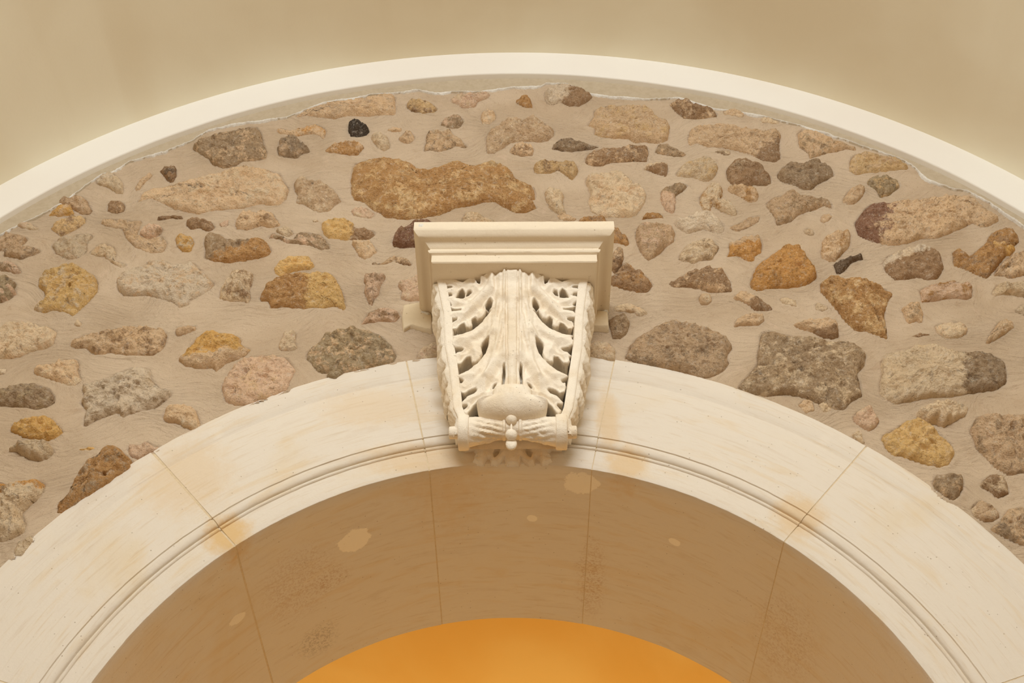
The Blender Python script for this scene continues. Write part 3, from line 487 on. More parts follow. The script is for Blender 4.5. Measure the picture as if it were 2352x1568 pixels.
HOLES=['-1114,46642 -1036,46709 -976,46599 -998,46431 -1057,46474', '-1703,45955 -1591,46246 -1507,46308 -1425,46099 -1441,45925 -1549,45913', '-1398,45974 -1335,46203 -1267,46224 -1231,46119 -1308,46015', '-808,45557 -752,45701 -668,45755 -607,45638 -632,45452 -715,45349 -793,45433', '-907,43904 -883,44049 -802,44152 -693,44172 -717,43986 -764,43799 -811,43613 -860,43634', '-553,42244 -506,42360 -442,42359 -473,42265 -536,42170', '-253,43029 -205,43104 -182,42904 -199,42490 -224,42201 -256,42243', '-641,41589 -612,41834 -565,41854 -538,41629 -578,41556']
RIDGES=['-699,45608 -585,46064 -642,46740', '-733,44059 -525,44740 -363,45689 -368,46739', '-780,42629 -609,43167 -356,44243 -243,45069 -197,46738', '-1015,46568 -845,46567 -744,46741']
VALLEYS=['-504,46694 -500,46064 -833,45568 -1296,45157 -1689,44829', '-282,46693 -328,45276 -623,44575 -1145,44123 -1459,43462', '-194,45482 -290,44243 -450,43581 -864,42837 -1366,42260', '-349,42958 -694,42174 -1222,41523', '-776,46567 -976,46149 -1374,45695 -1774,45531', '-1186,46569 -1522,46319 -2002,46489']
EDGE_L='-2441,46645 -2186,45348 -2104,44097 -1951,43225 -1860,42493 -1764,41578 -1606,41188'
EDGE_R='2546,46692 2355,45325 2249,43901 2108,43030 1997,42161 1897,41559 1752,41172'
PENDANT='44,42129 -500,42131 -993,42003 -1146,41487 -1175,41317 -1058,41169 -1137,41064 -1039,41021 -1182,40876 -1035,40804 -890,40762 -795,40916 -732,40999 -651,40978 -617,40790 -455,40760 -295,40892 -215,40997 -134,40746 43,40733'
PENDANT_HOLES=['-556,41124 -492,41272 -395,41322 -356,41229 -426,41081 -522,40956']
RAGGED='-54.15,2.3602 -52.86,2.3520 -51.55,2.3448 -49.38,2.3311 -47.36,2.3377 -44.59,2.3643 -42.68,2.3845 -41.74,2.3679 -39.71,2.3815 -36.29,2.3582 -33.49,2.3602 -31.34,2.3925 -28.71,2.3814 -26.22,2.3514 -23.63,2.3288 -22.14,2.3437 -19.66,2.3757 -16.98,2.3686 -14.25,2.3699 -11.56,2.3604 -9.95,2.3673 -8.00,2.3273 -5.72,2.3252 -3.43,2.3170 -1.13,2.3389 1.15,2.3513 2.97,2.3533 3.62,2.3780 5.64,2.3841 8.04,2.3217 10.36,2.3130 14.00,2.3235 16.18,2.3467 17.42,2.3717 19.32,2.3563 21.24,2.3405 23.87,2.3569 25.63,2.3655 28.34,2.3690 31.00,2.3777 34.18,2.3785 36.92,2.3788 39.93,2.3952 41.70,2.3827 43.80,2.3481 45.98,2.3590 47.39,2.3886 49.13,2.3965 51.16,2.3865 53.76,2.3784'

# ================================================================== the setting
# ---- barrel vault of the hall
nA, nY = 121, 9
A = np.linspace(radians(-90), radians(90), nA); Ys = np.linspace(-0.03, -7.4, nY)
a, y = np.meshgrid(A, Ys, indexing='ij')
r = RBO + 0.006 * fbm(a * 6, y * 0.8, 0 * a, 5, 3) * sstep(-0.03, -0.4, y)
V = np.stack([r * np.sin(a), y, ZB + r * np.cos(a)], -1).reshape(-1, 3)
mk('ceiling', V, grid_faces(nA, nY).tolist(), m_vault, kind='structure', label='smooth beige plastered barrel vault above the stone wall')

# ---- white plaster band around the lunette: front face and soffit
nA = 241
A = np.linspace(radians(-90), radians(90), nA)
w = 0.004 * fbm(A * 5, 0 * A, 0 * A, 8, 3)
prof = [(RBO + 0.02, -0.030), (RBI + 0.006, -0.030), (RBI + 0.002, -0.0285), (RBI, -0.024), (RBI, 0.03)]
V = []
for rr, yy in prof:
    q = rr + w * (1 if rr < RBO else 0)
    V.append(np.stack([q * np.sin(A), yy + 0 * A, ZB + q * np.cos(A)], -1))
V = np.concatenate(V)
o = mk('trim_1', V, grid_faces(len(prof), nA, flip=True).tolist(), m_band, kind='structure', label='smooth white painted plaster band around the rubble wall')

# ---- rubble wall: bed of mortar
def parse_tones(code):
    zone = None
    if '@' in code:
        code, z = code.split('@'); zone = [float(v) for v in z.split(',')]
    return [c.split('/') for c in code.split('|')], zone
TONES = dict(tan=(204, 172, 134), tangrey=(184, 154, 120), grey=(150, 126, 98), greyl=(190, 168, 138), dark=(104, 84, 64), black=(70, 60, 50), brown=(150, 119, 87),
    greybrown=(157, 131, 100), rust=(170, 128, 80), orange=(194, 143, 82), yellow=(216, 176, 114), ytan=(206, 172, 124), ochre=(210, 164, 96),
    cream=(228, 200, 162), white=(242, 217, 184), pink=(210, 176, 144), redbr=(132, 96, 74), greygreen=(158, 136, 104))
_r = np.random.RandomState(5)
for sd in (-1, 1):                                          # the wall goes on past both edges of the view
    for cx_, cz_, w_, h_ in ((1.83, 4.62, .16, .09), (1.86, 4.86, .20, .11), (1.80, 5.08, .13, .08), (1.95, 4.40, .17, .12), (2.05, 4.66, .15, .09), (1.72, 5.32, .12, .07),
                             (1.80, 4.40, .09, .08), (1.98, 5.04, .12, .08), (1.90, 4.16, .18, .10), (2.12, 4.40, .12, .08), (2.10, 4.88, .10, .07), (2.08, 4.16, .14, .09), (1.86, 3.93, .12, .09), (2.06, 3.92, .18, .11)):
        an_ = np.sort(_r.uniform(0, 2 * pi, 11)); rr_ = _r.uniform(0.8, 1.15, 11)
        STONES.append((str(_r.choice(['tan/brown', 'cream/tan', 'greybrown/tan', 'rust/brown', 'tangrey/grey', 'ochre/tan', 'pink/brown'])), 24,
                       ' '.join('%d,%d' % (1000 * (sd * cx_ + w_ / 2 * r2 * cos(a2)), 1000 * (cz_ + h_ / 2 * r2 * sin(a2))) for a2, r2 in zip(an_, rr_))))
POLYS = [pts(s, 1000.0) for _, _, s in STONES + BLOCKS]
STEP = 0.0075
X = np.arange(-2.35, 2.35, STEP); Z = np.arange(3.45, 6.25, STEP)
gx, gz = np.meshgrid(X, Z, indexing='ij')
px, pz = gx.ravel(), gz.ravel()
h = 0.0035 * fbm(px * 5, pz * 5, 0 * px, 21, 4) + 0.0016 * fbm(px * 22, pz * 26, 0 * px, 31, 3)
swirl = fbm(px * 3, pz * 3, 0 * px, 77, 2)
h += 0.0012 * np.sin((pz * 190 + px * 40 * swirl + 14 * swirl)) * sstep(-0.2, 0.5, fbm(px * 4, pz * 4, 0 * px + 3, 91, 2))
PP = np.stack([px, pz], 1)
lift = np.zeros(len(px)); sink = np.zeros(len(px))
for P_ in POLYS:
    lo, hi = P_.min(0) - 0.05, P_.max(0) + 0.05
    m = np.where((px > lo[0]) & (px < hi[0]) & (pz > lo[1]) & (pz < hi[1]))[0]
    d = sdf(PP[m], P_)
    lift[m] = np.maximum(lift[m], np.where(d < 0, np.exp(d / 0.016), 1.0))
    sink[m] = np.maximum(sink[m], sstep(0.003, 0.012, d))
h += lift * (0.0055 + 0.006 * fbm(px * 14, pz * 14, 0 * px + 2, 37, 3)) - 0.02 * sink
rc = np.hypot(px, pz - ZC); rb = np.hypot(px, pz - ZB)
keep = (rc > RE - 0.010) & (rb < RBI + 0.04)
V = np.stack([px, YM - h, pz], 1)
F = grid_faces(len(X), len(Z), keep)
V, F, _ = compact(V, F)
wall = mk('wall_front', V, F, m_mortar, kind='structure', label='lunette wall of rubble stones set in sandy lime mortar')

# ---- every stone of the rubble
def resample(P_, n):
    Q = np.vstack([P_, P_[:1]]); L = np.r_[0, np.cumsum(np.hypot(*np.diff(Q, axis=0).T))]
    t = np.linspace(0, L[-1], n, endpoint=False)
    return np.stack([np.interp(t, L, Q[:, 0]), np.interp(t, L, Q[:, 1])], 1), L[-1]
def build_stone(i, code, H, P_, name, mat, flat=False):
    H = H / 1000.0
    area2 = P_[:, 0] * np.roll(P_[:, 1], -1) - np.roll(P_[:, 0], -1) * P_[:, 1]
    if area2.sum() < 0: P_ = P_[::-1]; area2 = P_[:, 0] * np.roll(P_[:, 1], -1) - np.roll(P_[:, 0], -1) * P_[:, 1]
    cen = ((P_ + np.roll(P_, -1, 0)) * area2[:, None]).sum(0) / (3 * area2.sum())
    _, per = resample(P_, 8)
    n = int(np.clip(per / 0.0052, 36, 230))
    B, _ = resample(P_, n)
    for _ in range(1): B = 0.25 * np.roll(B, 1, 0) + 0.5 * B + 0.25 * np.roll(B, -1, 0)
    rs = np.random.RandomState(1000 + i)
    size = math.sqrt(abs(area2.sum()) / 2)
    if not flat:
        k = 0.006 if size > 0.09 else 0.0035
        nb = np.stack([fbm(B[:, 0] * 60, B[:, 1] * 60, 0 * B[:, 0] + i, 3, 3), fbm(B[:, 0] * 60, B[:, 1] * 60, 0 * B[:, 0] + i + 50.5, 4, 3)], 1)
        B = B + k * nb
    K = int(np.clip(size / 0.0085, 7, 30))
    ts = np.r_[0, (np.linspace(0, 1, K + 1)[1:-1]) ** 0.9]
    rings = [cen + (B - cen) * (1 - t) for t in ts]
    U = np.vstack(rings + [cen[None]])
    d = np.maximum(sdf(U, B), 0); d[:n] = 0
    inr = d.max()
    edge = (0.006 if flat else min(0.55 * inr, 0.030 if size > 0.12 else 0.02))
    e = np.clip(d / edge, 0, 1)
    dome = (1 - (1 - e) ** 2.0) ** (0.75)
    tilt = rs.uniform(-0.25, 0.25, 2)
    hh = H * dome * (1 + (U - cen) @ tilt / max(size, 0.03) * (0.25 if flat else 1.0))
    if not flat:
        hh += 0.35 * H * dome * (d / inr) ** 0.8 * rs.uniform(0.1, 0.9)
        s1 = 1.0 / max(size * 0.35, 0.025)
        f1 = fbm(U[:, 0] * s1, U[:, 1] * s1, 0 * U[:, 0] + i * 3.7, 11, 3)
        hh += dome * 0.60 * H * (np.abs(f1) * 1.6 - 0.45)
        f2 = fbm(U[:, 0] * 70, U[:, 1] * 70, 0 * U[:, 0] + i * 1.3, 12, 3)
        f3 = fbm(U[:, 0] * 34, U[:, 1] * 44, 0 * U[:, 0] + i * 2.3, 14, 3)
        amp = min(1.0, size / 0.12)
        hh += sstep(0, 0.6, e) * (0.0060 * f2 + amp * 0.024 * (0.40 - np.abs(f3)))
        f4 = fbm(U[:, 0] * 48, U[:, 1] * 48, 0 * U[:, 0] + i * 5.3, 15, 2)
        hh -= sstep(0.2, 0.8, e) * amp * 0.014 * sstep(0.40, 0.60, f4)          # solution pits
        # broken facets
        for _ in range(rs.randint(1, 4)):
            an = rs.uniform(0, 2 * pi); dd = (U - cen) @ np.array([cos(an), sin(an)])
            ex = dd.max(); cut = rs.uniform(0.15, 0.6) * ex
            hh -= dome * H * rs.uniform(0.25, 0.6) * np.clip((dd - cut) / (ex - cut), 0, 1)
        hh = np.maximum(hh, (0.32 * H + 0.003) * dome)
    else:
        hh += e * 0.001 * fbm(U[:, 0] * 30, U[:, 1] * 30, 0 * U[:, 0], 9, 3)
    Y = YM + 0.010 - (hh + 0.010 * sstep(0, 0.35, e)); Y[:n] = YM + 0.014
    V = np.stack([U[:, 0], Y, U[:, 1]], 1)
    q = np.arange((K - 1) * n).reshape(K - 1, n)
    F = np.stack([q, np.roll(q, -1, 1), np.roll(q, -1, 1) + n, q + n], -1).reshape(-1, 4).tolist()
    last = (K - 1) * n
    for j in range(n): F.append((last + j, last + (j + 1) % n, K * n))
    # tones: each stone's own colours, in veins, patches and zones
    groups, zone = parse_tones(code)
    var = (1 + 0.08 * rs.uniform(-1, 1)) * (1 + 0.08 * fbm(U[:, 0] * 9, U[:, 1] * 9, 0 * U[:, 0] + i, 47, 2))
    def tn(c):
        v = lin(TONES[c]) * 1.42 + np.array([0.02, 0.014, 0.009])
        return v * min(1.0, 0.86 / v.max())
    t1 = tn(groups[0][0])
    if zone is not None:
        t2 = tn(groups[1][0])
        an = radians(zone[0]); dv = np.array([cos(an), -sin(an)])
        ext = np.abs((U - cen) @ dv).max()
        al = sstep(-0.45, 0.45, (U - cen) @ dv / ext - zone[1]) * 1.3 - 0.15
    else:
        t2 = tn(groups[0][-1])
        al = np.full(len(U), 0.36)
    C1 = np.concatenate([t1[None] * var[:, None], np.full((len(U), 1), float(np.clip(1.25 - 0.95 * t1.mean(), 0.45, 1.0)))], 1)
    C2 = np.concatenate([t2[None] * var[:, None], np.clip(al, 0, 1)[:, None]], 1)
    return mk(name, V, F, mat, wall, cols=C1, cols2=C2)
NAMES = dict(tan='tan stone', tangrey='greyish tan stone', grey='grey stone', greyl='pale grey stone', dark='dark grey stone', black='near-black stone', brown='brown stone', greybrown='grey-brown stone',
    rust='rust-brown stone', orange='orange stone', yellow='yellow stone', ytan='yellowish tan stone', ochre='ochre stone', cream='cream stone', white='whitish stone', pink='pinkish stone', redbr='dark reddish-brown stone', greygreen='olive-grey stone')
for i, (code, H, s) in enumerate(STONES):
    o = build_stone(i, code, H, POLYS[i], 'stone', m_rubble)
    o['label'] = NAMES[code.split('|')[0].split('/')[0].split('@')[0]] + ' set in the mortar'
for i, (code, H, s) in enumerate(BLOCKS):
    o = build_stone(900 + i, code, H, POLYS[len(STONES) + i], 'cut_block', m_block, flat=True)
    o['label'] = 'cream cut stone block beside the bracket'

# ---- plaster lip between band and rubble, with its broken white edge
G = pts(RAGGED, 1.0)
A = np.linspace(-66, 66, 1100)
rr = np.interp(A, G[:, 0], G[:, 1])
aa = np.radians(A)
rr = rr + 0.0035 * fbm(A * 1.1, 0 * A, 0 * A, 61, 4) + 0.002 * fbm(A * 6, 0 * A, 0 * A, 62, 3)
rr = np.minimum(rr, RBI - 0.003)
def ring(rad, yy): return np.stack([rad * np.sin(aa), yy + 0 * aa, ZB + rad * np.cos(aa)], -1)
tw = 0.0012 * fbm(A * 0.8, 0 * A, 0 * A, 66, 3)
rows = [ring(np.full_like(rr, RBI + 0.004), -0.004 + tw), ring(0.5 * (rr + RBI), -0.0025 + tw), ring(rr + 0.003, -0.003 + tw), ring(rr, -0.001 + tw), ring(rr - 0.001, 0.02 + 0 * tw)]
mk('plaster_edge', np.concatenate(rows), grid_faces(len(rows), len(A), flip=True).tolist(), m_lip, wall, label='greyish plaster lip ending in a broken edge')
wd = np.clip(0.0075 + 0.014 * fbm(A * 0.55, 0 * A, 0 * A, 63, 3) + 0.006 * fbm(A * 4, 0 * A, 0 * A, 64, 2), 0.0004, 0.03)
NR = 6
rows = []
for k in range(NR):
    t = k / (NR - 1)
    q = rr + 0.003 - (wd + 0.003) * t
    lump = 0.003 * fbm(A * 9, 0 * A + k * 1.7, 0 * A, 65, 2) * sin(pi * t)
    rows.append(ring(q, -0.0028 + tw - 0.004 * sin(pi * min(t * 1.2, 1)) - lump + 0.018 * t * t))
mk('plaster_crumbs', np.concatenate(rows), grid_faces(NR, len(A), flip=True).tolist(), m_crumb, wall, label='crumbly white line of broken plaster')

# ---- wall behind the rubble and the room beyond the arch
nA = 90
A = np.linspace(radians(-100), radians(100), nA)
V = np.concatenate([np.stack([q * np.sin(A), T + 0 * A, ZC + q * np.cos(A)], -1) for q in (RE + 0.003, 6.0)])
mk('wall_inner', V, grid_faces(2, nA).tolist(), m_back, kind='structure', label='rear face of the arched wall')
nx, nz = 40, 40
gx, gz = np.meshgrid(np.linspace(-6, 6, nx), np.linspace(-0.5, 8, nz), indexing='ij')
V = np.stack([gx, 4.2 + 0.01 * fbm(gx, gz, 0 * gx, 71, 2) - 0 * gx, gz], -1).reshape(-1, 3)
mk('wall_back', V, grid_faces(nx, nz).tolist(), m_orange, kind='structure', label='orange limewashed wall of the room beyond the arch')

# ================================================================== the arch of voussoirs
arch = empty('stone_arch', (0, 0, ZC), label='cream limestone arch with a carved moulding along its curve', category='arch')
def face_profile(re):
    P_ = [(re, 0.10), (re, 0.006), (re - 0.002, 0.0015), (re - 0.006, 0.0)]
    P_ += [(1.612, 0.0), (1.609, 0.0018), (1.604, 0.0022), (1.600, 0.0), (1.50, 0.0), (1.40, 0.0)]
    P_ += [(RG + 0.0025, 0.0), (RG + 0.001, 0.0045), (RG - 0.001, 0.0045), (RG - 0.0025, 0.0008)]
    for k in range(1, 9):                                   # ovolo turning back to the inner fascia
        t = k / 8 * pi / 2
        P_.append((RG - 0.0025 - 0.0275 * sin(t), 0.0008 + 0.0122 * (1 - cos(t)) - 0.0018 * sin(2 * t)))
    P_ += [(RG - 0.031, 0.0155), (RG - 0.0325, 0.0155)]
    for k in range(0, 7):                                   # small bead
        t = k / 6 * pi
        P_.append((RG - 0.034 - 0.006 * (1 - cos(t)), 0.0130 - 0.0065 * sin(t)))
    P_ += [(RG - 0.0475, 0.0130), (RG - 0.0495, 0.0103), (RG - 0.054, 0.0100), (1.25, 0.0100), (RI + 0.006, 0.0100), (RI + 0.0015, 0.0118), (RI, 0.0165)]
    P_ += [(RI, y_) for y_ in np.linspace(0.06, T - 0.004, 12)] + [(RI + 0.004, T), (re, T)]
    return P_
def voussoir(a0, a1, re, seed, name='voussoir', label=None):
    P_ = np.array(face_profile(re)); n = max(int((a1 - a0) / 0.8), 6)
    A = np.radians(np.linspace(a0, a1, n + 1))
    R, A2 = np.meshgrid(P_[:, 0], A, indexing='ij'); Y = np.meshgrid(P_[:, 1], A, indexing='ij')[0]
    x, z = R * np.sin(A2), R * np.cos(A2)
    wob = 0.0016 * fbm(x * 9, Y * 9, z * 9, seed, 3)
    wedge = np.where(np.abs(Y) < 0.03, 0.0009 * fbm(x * 60, Y * 60, z * 60, seed + 5, 2), 0)
    R = R + wob + wedge * 1.3; Y = Y + 0.4 * wob
    if re > RE + 0.01:
        R = np.where(R > RE + 0.02, R + 0.012 * fbm(x * 14, Y * 4, z * 14, seed + 9, 3), R)
    V = np.stack([R * np.sin(A2), Y, R * np.cos(A2)], -1).reshape(-1, 3)
    m = n + 1; F = grid_faces(len(P_), m, flip=True).tolist()
    L = len(P_)
    F.append([k * m for k in range(L)]); F.append([k * m + n for k in range(L)][::-1])
    F += [[(L - 1) * m + j, j, j + 1, (L - 1) * m + j + 1][::-1] for j in range(n)]
    o = mk(name, V, F, m_arch, arch)
    sharp(o, 32)
    if label: o['label'] = label
    return o
GAP = [0.07, 0.07, 0.15, 0.10, 0.07, 0.08, 0.07, 0.07]
CUT = [-92, -71.2, -41.7, -12.0, 11.8, 41.1, 71, 92]
for k in range(7):
    re = RE
    voussoir(CUT[k] + GAP[k], CUT[k + 1] - GAP[k + 1], re, 200 + k * 13, label='wedge-shaped cream limestone block of the arch' if k != 3 else 'cream keystone block behind the carved bracket')
for k in range(1, 7):                                       # lime joints between the blocks
    P_ = np.array(face_profile(RE)); P_[:4, 0] -= 0.003; P_[-1, 0] -= 0.003
    mould = (P_[:, 0] < RG + 0.004) & (P_[:, 0] > RG - 0.055) & (P_[:, 1] < 0.05)
    P_[:, 1] += np.where(mould, 0.0030, np.where(P_[:, 1] < 0.05, 0.0012, -0.001)); P_[:, 0] = np.where(P_[:, 0] < RI + 0.003, RI + 0.0008, P_[:, 0])
    A = np.radians([CUT[k] - GAP[k] * 1.5, CUT[k] + GAP[k] * 1.5])
    V = np.concatenate([np.stack([P_[:, 0] * sin(t), P_[:, 1], P_[:, 0] * cos(t)], -1) for t in A]); L = len(P_)
    F = [(j, j + 1, L + j + 1, L + j) for j in range(L - 1)] + [list(range(L))[::-1], list(range(L, 2 * L))]
    mk('joint', V, F, m_joint, arch, smooth=False, label='thin ochre lime joint between two arch blocks')

# ================================================================== the carved bracket
BX = 0.0115
bracket = empty('scroll_bracket', (0, 0, 0), label='carved limestone scroll bracket with acanthus leaf on the crown of the arch', category='bracket')
ZT, ZLO = 4.665, 4.122
def prof_p(z):
    t = (ZT - np.asarray(z, float)) / (ZT - ZLO)
    return 0.231 - 0.066 * t - 0.012 * np.sin(pi * np.clip(t, 0, 1))

# ---- moulded top slab, swept round three sides with mitred corners
HW = 0.2715
def swept(profile, name, mat, label=None, chip=0.0, nx=60, ny=26, parent=None):
    """profile: (outward offset from the fascia, z) bottom to top"""
    V = []; 
    path = []                                               # parametrised outline at offset 0: (x, y, nx, ny)
    for t in np.linspace(0, 1, ny): path.append((-HW, 0.03 + (-0.31 - 0.03) * t, -1, 0 if t < 1 else -1))
    for t in np.linspace(0, 1, nx)[1:-1]: path.append((-HW + 2 * HW * t, -0.31, 0, -1))
    for t in np.linspace(0, 1, ny): path.append((HW, -0.31 + 0.34 * t, 1, -1 if t == 0 else 0))
    path = np.array(path)
    for off, z in profile:
        x = BX + path[:, 0] + path[:, 2] * off; y = path[:, 1] + path[:, 3] * off
        zz = z + 0 * x
        w = 0.0011 * fbm(x * 16, y * 16, zz * 40, 301, 3) + chip * np.minimum(fbm(x * 30, y * 30, zz * 60, 305, 2) + 0.35, 0) 
        V.append(np.stack([x + path[:, 2] * w, y + path[:, 3] * w, zz], -1))
    V = np.concatenate(V); m = len(path)
    F = grid_faces(len(profile), m, flip=True).tolist()
    F.append(list(range(m))[::-1]); F.append([(len(profile) - 1) * m + j for j in range(m)])
    o = mk(name, V, F, mat, parent or bracket); sharp(o, 30)
    if label: o['label'] = label
    return o
p1 = [(-0.004, 4.665), (0.0, 4.668), (0.0, 4.680), (0.0, 4.6995), (0.002, 4.7005)]
for k in range(0, 7):
    t = -pi / 2 + k / 6 * pi
    p1.append((0.004 + 0.008 * cos(t), 4.7100 + 0.0085 * sin(t)))
p1 += [(0.006, 4.7195), (0.006, 4.7245), (0.0095, 4.7265)]
for k in range(1, 10):                                      # cyma
    t = k / 9
    p1.append((0.0095 + 0.0475 * t, 4.7265 + 0.032 * (t + 0.16 * sin(2 * pi * t))))
p1 += [(0.0585, 4.7605), (0.0590, 4.7630)]
abacus = swept(p1, 'abacus_moulding', m_cut, 'moulded limestone slab on top of the bracket', 0.002)
p2 = [(0.0560, 4.7630), (0.0575, 4.7645), (0.0585, 4.768), (0.0585, 4.780), (0.0585, 4.797), (0.0570, 4.802), (0.052, 4.805)]
o = swept(p2, 'abacus_fillet', m_cut, 'thin square fillet along the top of the slab', 0.006, parent=abacus)
# round plug in the corner of the fillet
def ball(c, r, nu=20, nv=14, sc=(1, 1, 1), amp=0.0, seed=0):
    u, v = np.meshgrid(np.linspace(0, 2 * pi, nu, endpoint=False), np.linspace(0.02, pi - 0.02, nv), indexing='ij')
    d = np.stack([np.sin(v) * np.cos(u), np.sin(v) * np.sin(u), np.cos(v)], -1).reshape(-1, 3)
    rr_ = r * (1 + amp * fbm(d[:, 0] * 3 + 9, d[:, 1] * 3, d[:, 2] * 3, seed, 3))
    V = np.array(c) + d * rr_[:, None] * np.array(sc)
    a_ = np.arange(nu * nv).reshape(nu, nv)
    F = []
    for i_ in range(nu):
        j_ = (i_ + 1) % nu
        for k in range(nv - 1): F.append((a_[i_, k], a_[i_, k + 1], a_[j_, k + 1], a_[j_, k]))
    F.append([a_[i_, 0] for i_ in range(nu)]); F.append([a_[i_, nv - 1] for i_ in range(nu)][::-1])
    return V, F
V, F = ball((BX - HW - 0.036, -0.364, 4.784), 0.0125, sc=(1.0, 0.55, 1.0), amp=0.2, seed=3)
mk('corner_plug', V, F, m_crumb, abacus, label='small round white plug at the corner of the fillet')

for xx, zz_, s_ in ((-0.296, 4.736, -1), (0.317, 4.738, 1)):
    V, F = ball((xx, -0.004, zz_), 0.024, 26, 18, (0.85, 0.6, 0.42), 0.35, 11)
    V[:, 2] += s_ * 0.0 + 0.45 * s_ * (V[:, 0] - xx)
    mk('plaster_patch', V, F, m_crumb, abacus, label='smear of white plaster at the lower corner of the slab')

# ---- console body: recessed panel between two raised borders
EL, ER = pts(EDGE_L, 10000.0), pts(EDGE_R, 10000.0)
def edge_x(z, E, s):
    k = np.argsort(E[:, 1]); return np.interp(z, E[k, 1], E[k, 0])
nu, nv = 121, 141
zz = np.linspace(ZLO - 0.055, ZT + 0.004, nv)
xl, xr = edge_x(zz, EL, -1), edge_x(zz, ER, 1)
u = np.linspace(0, 1, nu)
gx = xl[None] + (xr - xl)[None] * u[:, None]; gz = np.repeat(zz[None], nu, 0)
db = np.minimum(gx - xl[None], xr[None] - gx)
rise = sstep(0.035, 0.028, db)
gy = -(prof_p(gz) - 0.082 + 0.084 * rise - 0.003 * sstep(0.004, 0, db) + 0.0012 * fbm(gx * 40, gz * 40, 0 * gx, 401, 3))
front = np.stack([gx, gy, gz], -1)
V = front.reshape(-1, 3); F = grid_faces(nu, nv).tolist()
base = len(V); nd = 12                                      # plain sides back to the wall
for s, col in ((0, front[0]), (1, front[-1])):
    rows = [np.stack([col[:, 0], col[:, 1] * (1 - t) + 0.006 * t, np.maximum(col[:, 2], 4.066 + 0.085 * t)], -1) for t in np.linspace(0, 1, nd)]
    b0 = len(V); V = np.concatenate([V] + rows)
    q = grid_faces(nd, nv, flip=(s == 0)) + b0
    F += q.tolist()
o = mk('console_panel', V, F, m_carved, bracket); sharp(o, 40)
o['label'] = 'recessed panel with raised borders behind the leaf'

# ---- foliage on the two sides of the console
def side_foliage(s):
    nd, nz = 56, 150
    t = np.linspace(0, 1, nd); z = np.linspace(ZLO - 0.06, ZT - 0.005, nz)
    tt, z2 = np.meshgrid(t, z, indexing='ij')
    zl_ = ZLO - 0.06 + 0.17 * sstep(0.12, 0.7, tt)
    z2 = zl_ + (z2 - z[0]) / (z[-1] - z[0]) * (z[-1] - zl_)
    xe = edge_x(z2.ravel(), EL if s < 0 else ER, s).reshape(z2.shape)
    p = prof_p(z2) * (1 - tt) * 0.97 + 0.0 * tt
    n_ = 7.5
    ph = (z2 - ZLO) / (ZT - ZLO) * n_ + 0.9 * tt
    fr = ph - np.floor(ph); cell = np.floor(ph)
    lobe = np.sqrt(np.clip(1 - (2 * fr - 1) ** 2, 0, 1))
    grow = 0.35 + 0.75 * sstep(ZLO, ZLO + 0.10, z2) * (0.65 + 0.35 * noise3(cell * 1.7, 0 * cell, 0 * cell, 9))
    out = (0.004 + 0.030 * lobe * grow * np.sin(pi * np.clip(tt * 1.15 + 0.02, 0, 1)) ** 0.6)
    out += 0.006 * np.abs(fbm(tt * 9, z2 * 45, 0 * tt + s, 55, 3)) - 0.020 * sstep(0.14, 0.0, np.minimum(fr, 1 - fr)) * sstep(0.02, 0.3, tt)
    out = np.where((tt < 0.001) | (tt > 0.999), -0.006, out)
    V = np.stack([xe + s * out, -p, z2], -1).reshape(-1, 3)
    return mk('side_foliage', V, grid_faces(nd, nz, flip=(s < 0)).tolist(), m_carved, bracket, label='row of curled carved leaflets on the side of the bracket')
side_foliage(-1); side_foliage(1)

# ---- the acanthus leaf
XC = 0.0045
LF = pts(LEAF, 10000.0)
LR = LF.copy(); LR[:, 0] = 2 * XC - LR[:, 0]
LFULL = np.vstack([LF, LR[::-1]])
HL = [pts(q, 10000.0) for q in HOLES]
RD = [pts(q, 10000.0) for q in RIDGES]; VL = [pts(q, 10000.0) for q in VALLEYS]
RES = 0.0021
X = np.arange(-0.252, 0.262, RES); Z = np.arange(4.08, 4.672, RES)
gx, gz = np.meshgrid(X, Z, indexing='ij'); x_, z_ = gx.ravel(), gz.ravel()
wx = x_ + 0.0016 * fbm(x_ * 60, z_ * 60, 0 * x_, 501, 2); wz = z_ + 0.0016 * fbm(x_ * 60, z_ * 60, 0 * x_ + 7, 502, 2)
axw = np.abs(wx - XC)
xm = XC - axw / (1 + 0.055 * sstep(0.04, 0.15, axw))                                   # fold onto the measured half
Q = np.stack([xm, wz], 1)
near_c = np.vstack([LF])
d = np.where(inside(Q, np.vstack([LF, [[XC + 0.03, LF[-1, 1]], [XC + 0.03, LF[0, 1]]]])), 1.0, -1.0) * line_dist(Q, LF)
for hpoly in HL: d = np.minimum(d, -sdf(Q, hpoly))
ax = XC - xm
keep = d > -0.0065
sheet = sstep(-0.002, 0.0035, d)
hgt = 0.012 * sheet + 0.016 * sstep(0.0, 0.035, d)
hgt += sheet * 0.022 * np.exp(-(ax / 0.085) ** 2)           # the stalk stands forward
for Lr in RD: hgt += sheet * 0.012 * np.exp(-(line_dist(Q, Lr) / 0.0085) ** 2)
for Lv in VL: hgt -= sstep(0.0, 0.01, d) * 0.013 * np.exp(-(line_dist(Q, Lv) / 0.0125) ** 2)
gw = 0.0195 - 0.004 * (ZT - wz) / 0.55
hgt -= sheet * 0.009 * np.exp(-((ax - gw) / 0.0032) ** 2)   # two grooves of the midrib
hgt += sheet * 0.004 * np.exp(-((ax - gw - 0.009) / 0.006) ** 2)
hgt += sheet * 0.0010 * np.cos((ax) / 0.0125 * 2 * pi) * sstep(0.13, 0.03, ax) * sstep(0.02, 0.03, ax) * sstep(4.25, 4.45, wz)
hgt *= 1 - 0.30 * sstep(0.10, 0.24, ax)
hgt += sheet * (0.0018 * fbm(x_ * 45, z_ * 45, 0 * x_, 505, 3))
